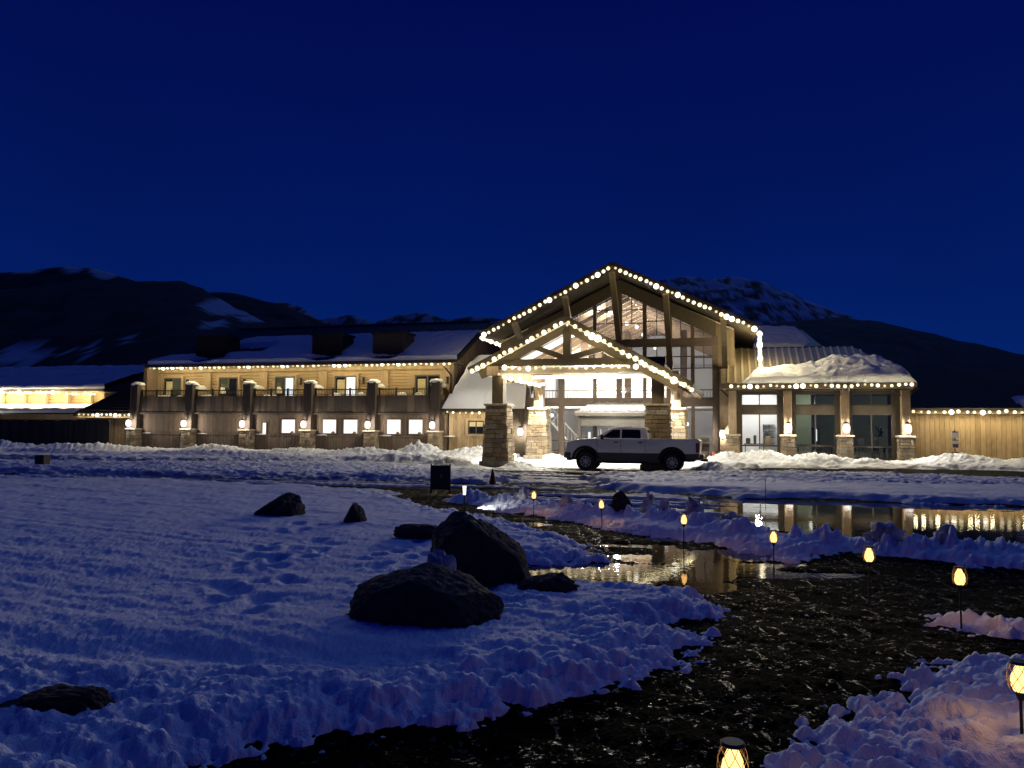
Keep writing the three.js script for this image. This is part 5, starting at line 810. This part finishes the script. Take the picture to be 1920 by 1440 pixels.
/* ------------------------------------------------------------------ path torches */
function torch(label, x, d, y, tilt = 0) {
  const T = at('path_torch', label, 'path light', x, y, -d, 0.3 * x, 'torches along the path'), H = 0.34;
  T.rotation.z = tilt;
  const prof = (t) => 0.036 + 0.026 * Math.sin(Math.PI * (0.18 + 0.72 * t));
  part(T, 'stake', [new THREE.CylinderGeometry(0.008, 0.008, H + 0.1, 8).translate(0, H / 2 - 0.05, 0), new THREE.CylinderGeometry(0.03, 0.014, 0.05, 12).translate(0, H + 0.0, 0)], M.black);
  const bars = [], n = 8, seg = 10;
  for (const dir of [1, -1]) for (let k = 0; k < n; k++) {
    const pts = []; for (let i = 0; i <= seg; i++) { const t = i / seg, a = k / n * Math.PI * 2 + dir * t * 1.5; pts.push(new THREE.Vector3(Math.cos(a) * prof(t), H + 0.02 + t * 0.15, Math.sin(a) * prof(t))); }
    bars.push(new THREE.TubeGeometry(new THREE.CatmullRomCurve3(pts), seg, 0.0017, 4));
  }
  part(T, 'lattice', bars, M.torchmetal);
  part(T, 'cap', [new THREE.CylinderGeometry(0.043, 0.046, 0.010, 20).translate(0, H + 0.176, 0), new THREE.TorusGeometry(0.046, 0.004, 6, 24).rotateX(Math.PI / 2).translate(0, H + 0.17, 0)], M.black);
  part(T, 'flame', new THREE.LatheGeometry([[0.0, 0], [0.03, 0.004], [0.042, 0.03], [0.045, 0.06], [0.038, 0.095], [0.022, 0.13], [0.008, 0.155], [0, 0.16]].map((p) => new THREE.Vector2(...p)), 16).translate(0, H + 0.018, 0), M.flamecore);
  lamp(T, 0, H + 0.075, 0, FIRE, 0.15, 'flame_light', 1.3);
}
[[0.88, 3.12, 0.145, 'nearest flame torch cut by the bottom edge of the picture'], [2.72, 4.2, 0.15, 'flame torch at the right edge of the picture in snow'], [4.02, 7.0, 0.15, 'flame torch third from the viewer on dark mud at right'], [3.76, 8.2, 0.15, 'flame torch on dark mud under the peaked snow bank'], [3.5, 10.4, 0.02, 'flame torch between the streaky puddles and the snow bank'], [2.70, 12.2, 0.03, 'flame torch before the snow bank below the truck rear wheel'], [1.69, 14.5, 0.03, 'flame torch second farthest along the path'], [0.47, 16.3, 0.03, 'farthest flame torch along the path near the spotlight stake']].forEach(([x, d, y, l], i) => torch(l, x, d, y, 0.03 * Math.sin(i * 2.3)));

/* ------------------------------------------------------------------ small things */
{
  const T = at('stake_spotlight', 'bright white spotlight stake shining on the snow bank beside the path', 'spotlight', -1.04, 0.03, -17.3, 0);
  part(T, 'stake', new THREE.CylinderGeometry(0.018, 0.018, 0.36, 8).translate(0, 0.18, 0), M.iron);
  part(T, 'lamp_tube', new THREE.CylinderGeometry(0.04, 0.028, 0.2, 12).translate(0, 0.44, 0), M.lantern);
  part(T, 'cap', new THREE.CylinderGeometry(0.045, 0.045, 0.02, 12).translate(0, 0.55, 0), M.iron);
  const s = new THREE.SpotLight(rgb(1, 0.96, 0.9), 3.2, 0, rad(40), 0.8); s.name = 'spot_lamp'; s.position.set(0, 0.46, 0); s.target.position.set(0.5, 0.1, -0.25); s.castShadow = true; s.shadow.radius = 1.5; T.add(s, s.target);
}
{
  const T = at('sandwich_board', 'dark A frame sandwich board seen from its unlit side near the road', 'sign board', -1.93, 0.06, -21.2, 0.05);
  const tiltF = (g, s) => g.rotateX(s * 0.16);
  part(T, 'panel', tiltF(new RoundedBoxGeometry(0.54, 0.66, 0.03, 1, 0.01).translate(0, 0.44, 0.0), -1).translate(0, 0, 0.16), M.black);
  part(T, 'panel', tiltF(new RoundedBoxGeometry(0.54, 0.66, 0.03, 1, 0.01).translate(0, 0.44, 0.0), 1).translate(0, 0, -0.16), M.black);
  for (const x of [-0.255, 0.255]) for (const s of [-1, 1]) part(T, 'leg', tiltF(new THREE.BoxGeometry(0.035, 0.8, 0.035).translate(x, 0.4, 0), s).translate(0, 0, -s * 0.165), M.frame);
  part(T, 'emblem', tiltF(new THREE.ExtrudeGeometry(new THREE.Shape([[-0.03, 0.05], [0.03, 0.055], [0.005, -0.06], [-0.01, -0.05]].map((p) => new THREE.Vector2(...p))), { depth: 0.004, bevelEnabled: false }).translate(0.02, 0.46, 0.016), -1).translate(0, 0, 0.16), mat(0.22, 0.21, 0.2, 0.7));
}
function cone(label, x, y, d, s, m, band) {
  const T = at('traffic_cone', label, 'traffic cone', x, y, -d, 0.3);
  part(T, 'cone', new THREE.LatheGeometry([[0.13, 0.03], [0.115, 0.05], [0.03, 0.48], [0.018, 0.5], [0, 0.5]].map((p) => new THREE.Vector2(p[0] * s, p[1] * s)), 20), m);
  part(T, 'base', new RoundedBoxGeometry(0.36 * s, 0.035 * s, 0.36 * s, 1, 0.01).translate(0, 0.018 * s, 0), m);
  if (band) part(T, 'band', new THREE.CylinderGeometry(0.062 * s, 0.085 * s, 0.12 * s, 20, 1, true).translate(0, 0.27 * s, 0), band);
}
cone('dark red traffic cone on a slush ridge in the road', -0.58, 0.1, 24.0, 0.95, mat(0.16, 0.025, 0.015, 0.6));
cone('bright orange red traffic cone half sunk in snow behind the truck', 10.05, 0.28, 38.6, 0.9, mat(0.75, 0.06, 0.02, 0.6));
{
  const T = at('utility_box', 'small dark utility cabinet standing in the snow at far left', 'utility box', -18.6, 0.1, -30.8, -0.2);
  part(T, 'cabinet', new RoundedBoxGeometry(0.42, 0.5, 0.36, 2, 0.03).translate(0, 0.25, 0), M.black);
  part(T, 'lid', new RoundedBoxGeometry(0.46, 0.05, 0.4, 2, 0.015).translate(0, 0.51, 0), M.iron);
  part(T, 'door', new RoundedBoxGeometry(0.34, 0.36, 0.02, 1, 0.008).translate(0, 0.24, 0.185), M.iron);
}
{
  const T = at('sign_post', 'two plate sign on a black bollard before the plank wall', 'sign', 22.3, 0.1, -39.0, -0.15);
  part(T, 'bollard', [new THREE.CylinderGeometry(0.15, 0.16, 0.62, 16).translate(0, 0.31, 0), new THREE.SphereGeometry(0.15, 16, 8, 0, 7, 0, Math.PI / 2).scale(1, 0.4, 1).translate(0, 0.62, 0)], M.black);
  part(T, 'post', new THREE.CylinderGeometry(0.03, 0.03, 1.3, 8).translate(0, 1.1, 0), M.iron);
  const plate = (h0, h1, m, n) => part(T, n, new RoundedBoxGeometry(0.32, h1 - h0, 0.02, 1, 0.006).translate(0, (h0 + h1) / 2, 0.045), m);
  const grey = mat(0.42, 0.40, 0.40, 0.5), dk = mat(0.05, 0.04, 0.04, 0.5);
  plate(1.36, 1.68, grey, 'upper_plate'); plate(0.86, 1.28, grey, 'lower_plate');
  part(T, 'header_stripe', new THREE.BoxGeometry(0.32, 0.06, 0.006).translate(0, 1.66, 0.059), dk);
  part(T, 'header_stripe', new THREE.BoxGeometry(0.31, 0.05, 0.006).translate(0, 1.255, 0.059), dk);
  part(T, 'lower_stripe', new THREE.BoxGeometry(0.28, 0.2, 0.006).translate(0, 0.97, 0.059), dk);
}
function stake(label, x, d, h) { const T = at('snow_stake', label, 'marker stake', x, 0.05, -d, 0, 'snow stakes by the road'); part(T, 'rod', new THREE.CylinderGeometry(0.007, 0.009, h, 6).translate(0, h / 2, 0), M.iron); part(T, 'reflector', new THREE.CylinderGeometry(0.010, 0.010, 0.06, 6).translate(0, h - 0.06, 0), mat(0.25, 0.08, 0.03, 0.4)); }
stake('thin snow stake rising from the bank edge right of centre', 5.75, 17.6, 0.72);
stake('thin snow stake beside the drive left of the truck', 1.9, 29.2, 0.6);

scene.traverse((o) => { if (o.isMesh && !o.userData.noShadow) { o.castShadow = true; o.receiveShadow = true; } });
renderer.render(scene, camera);
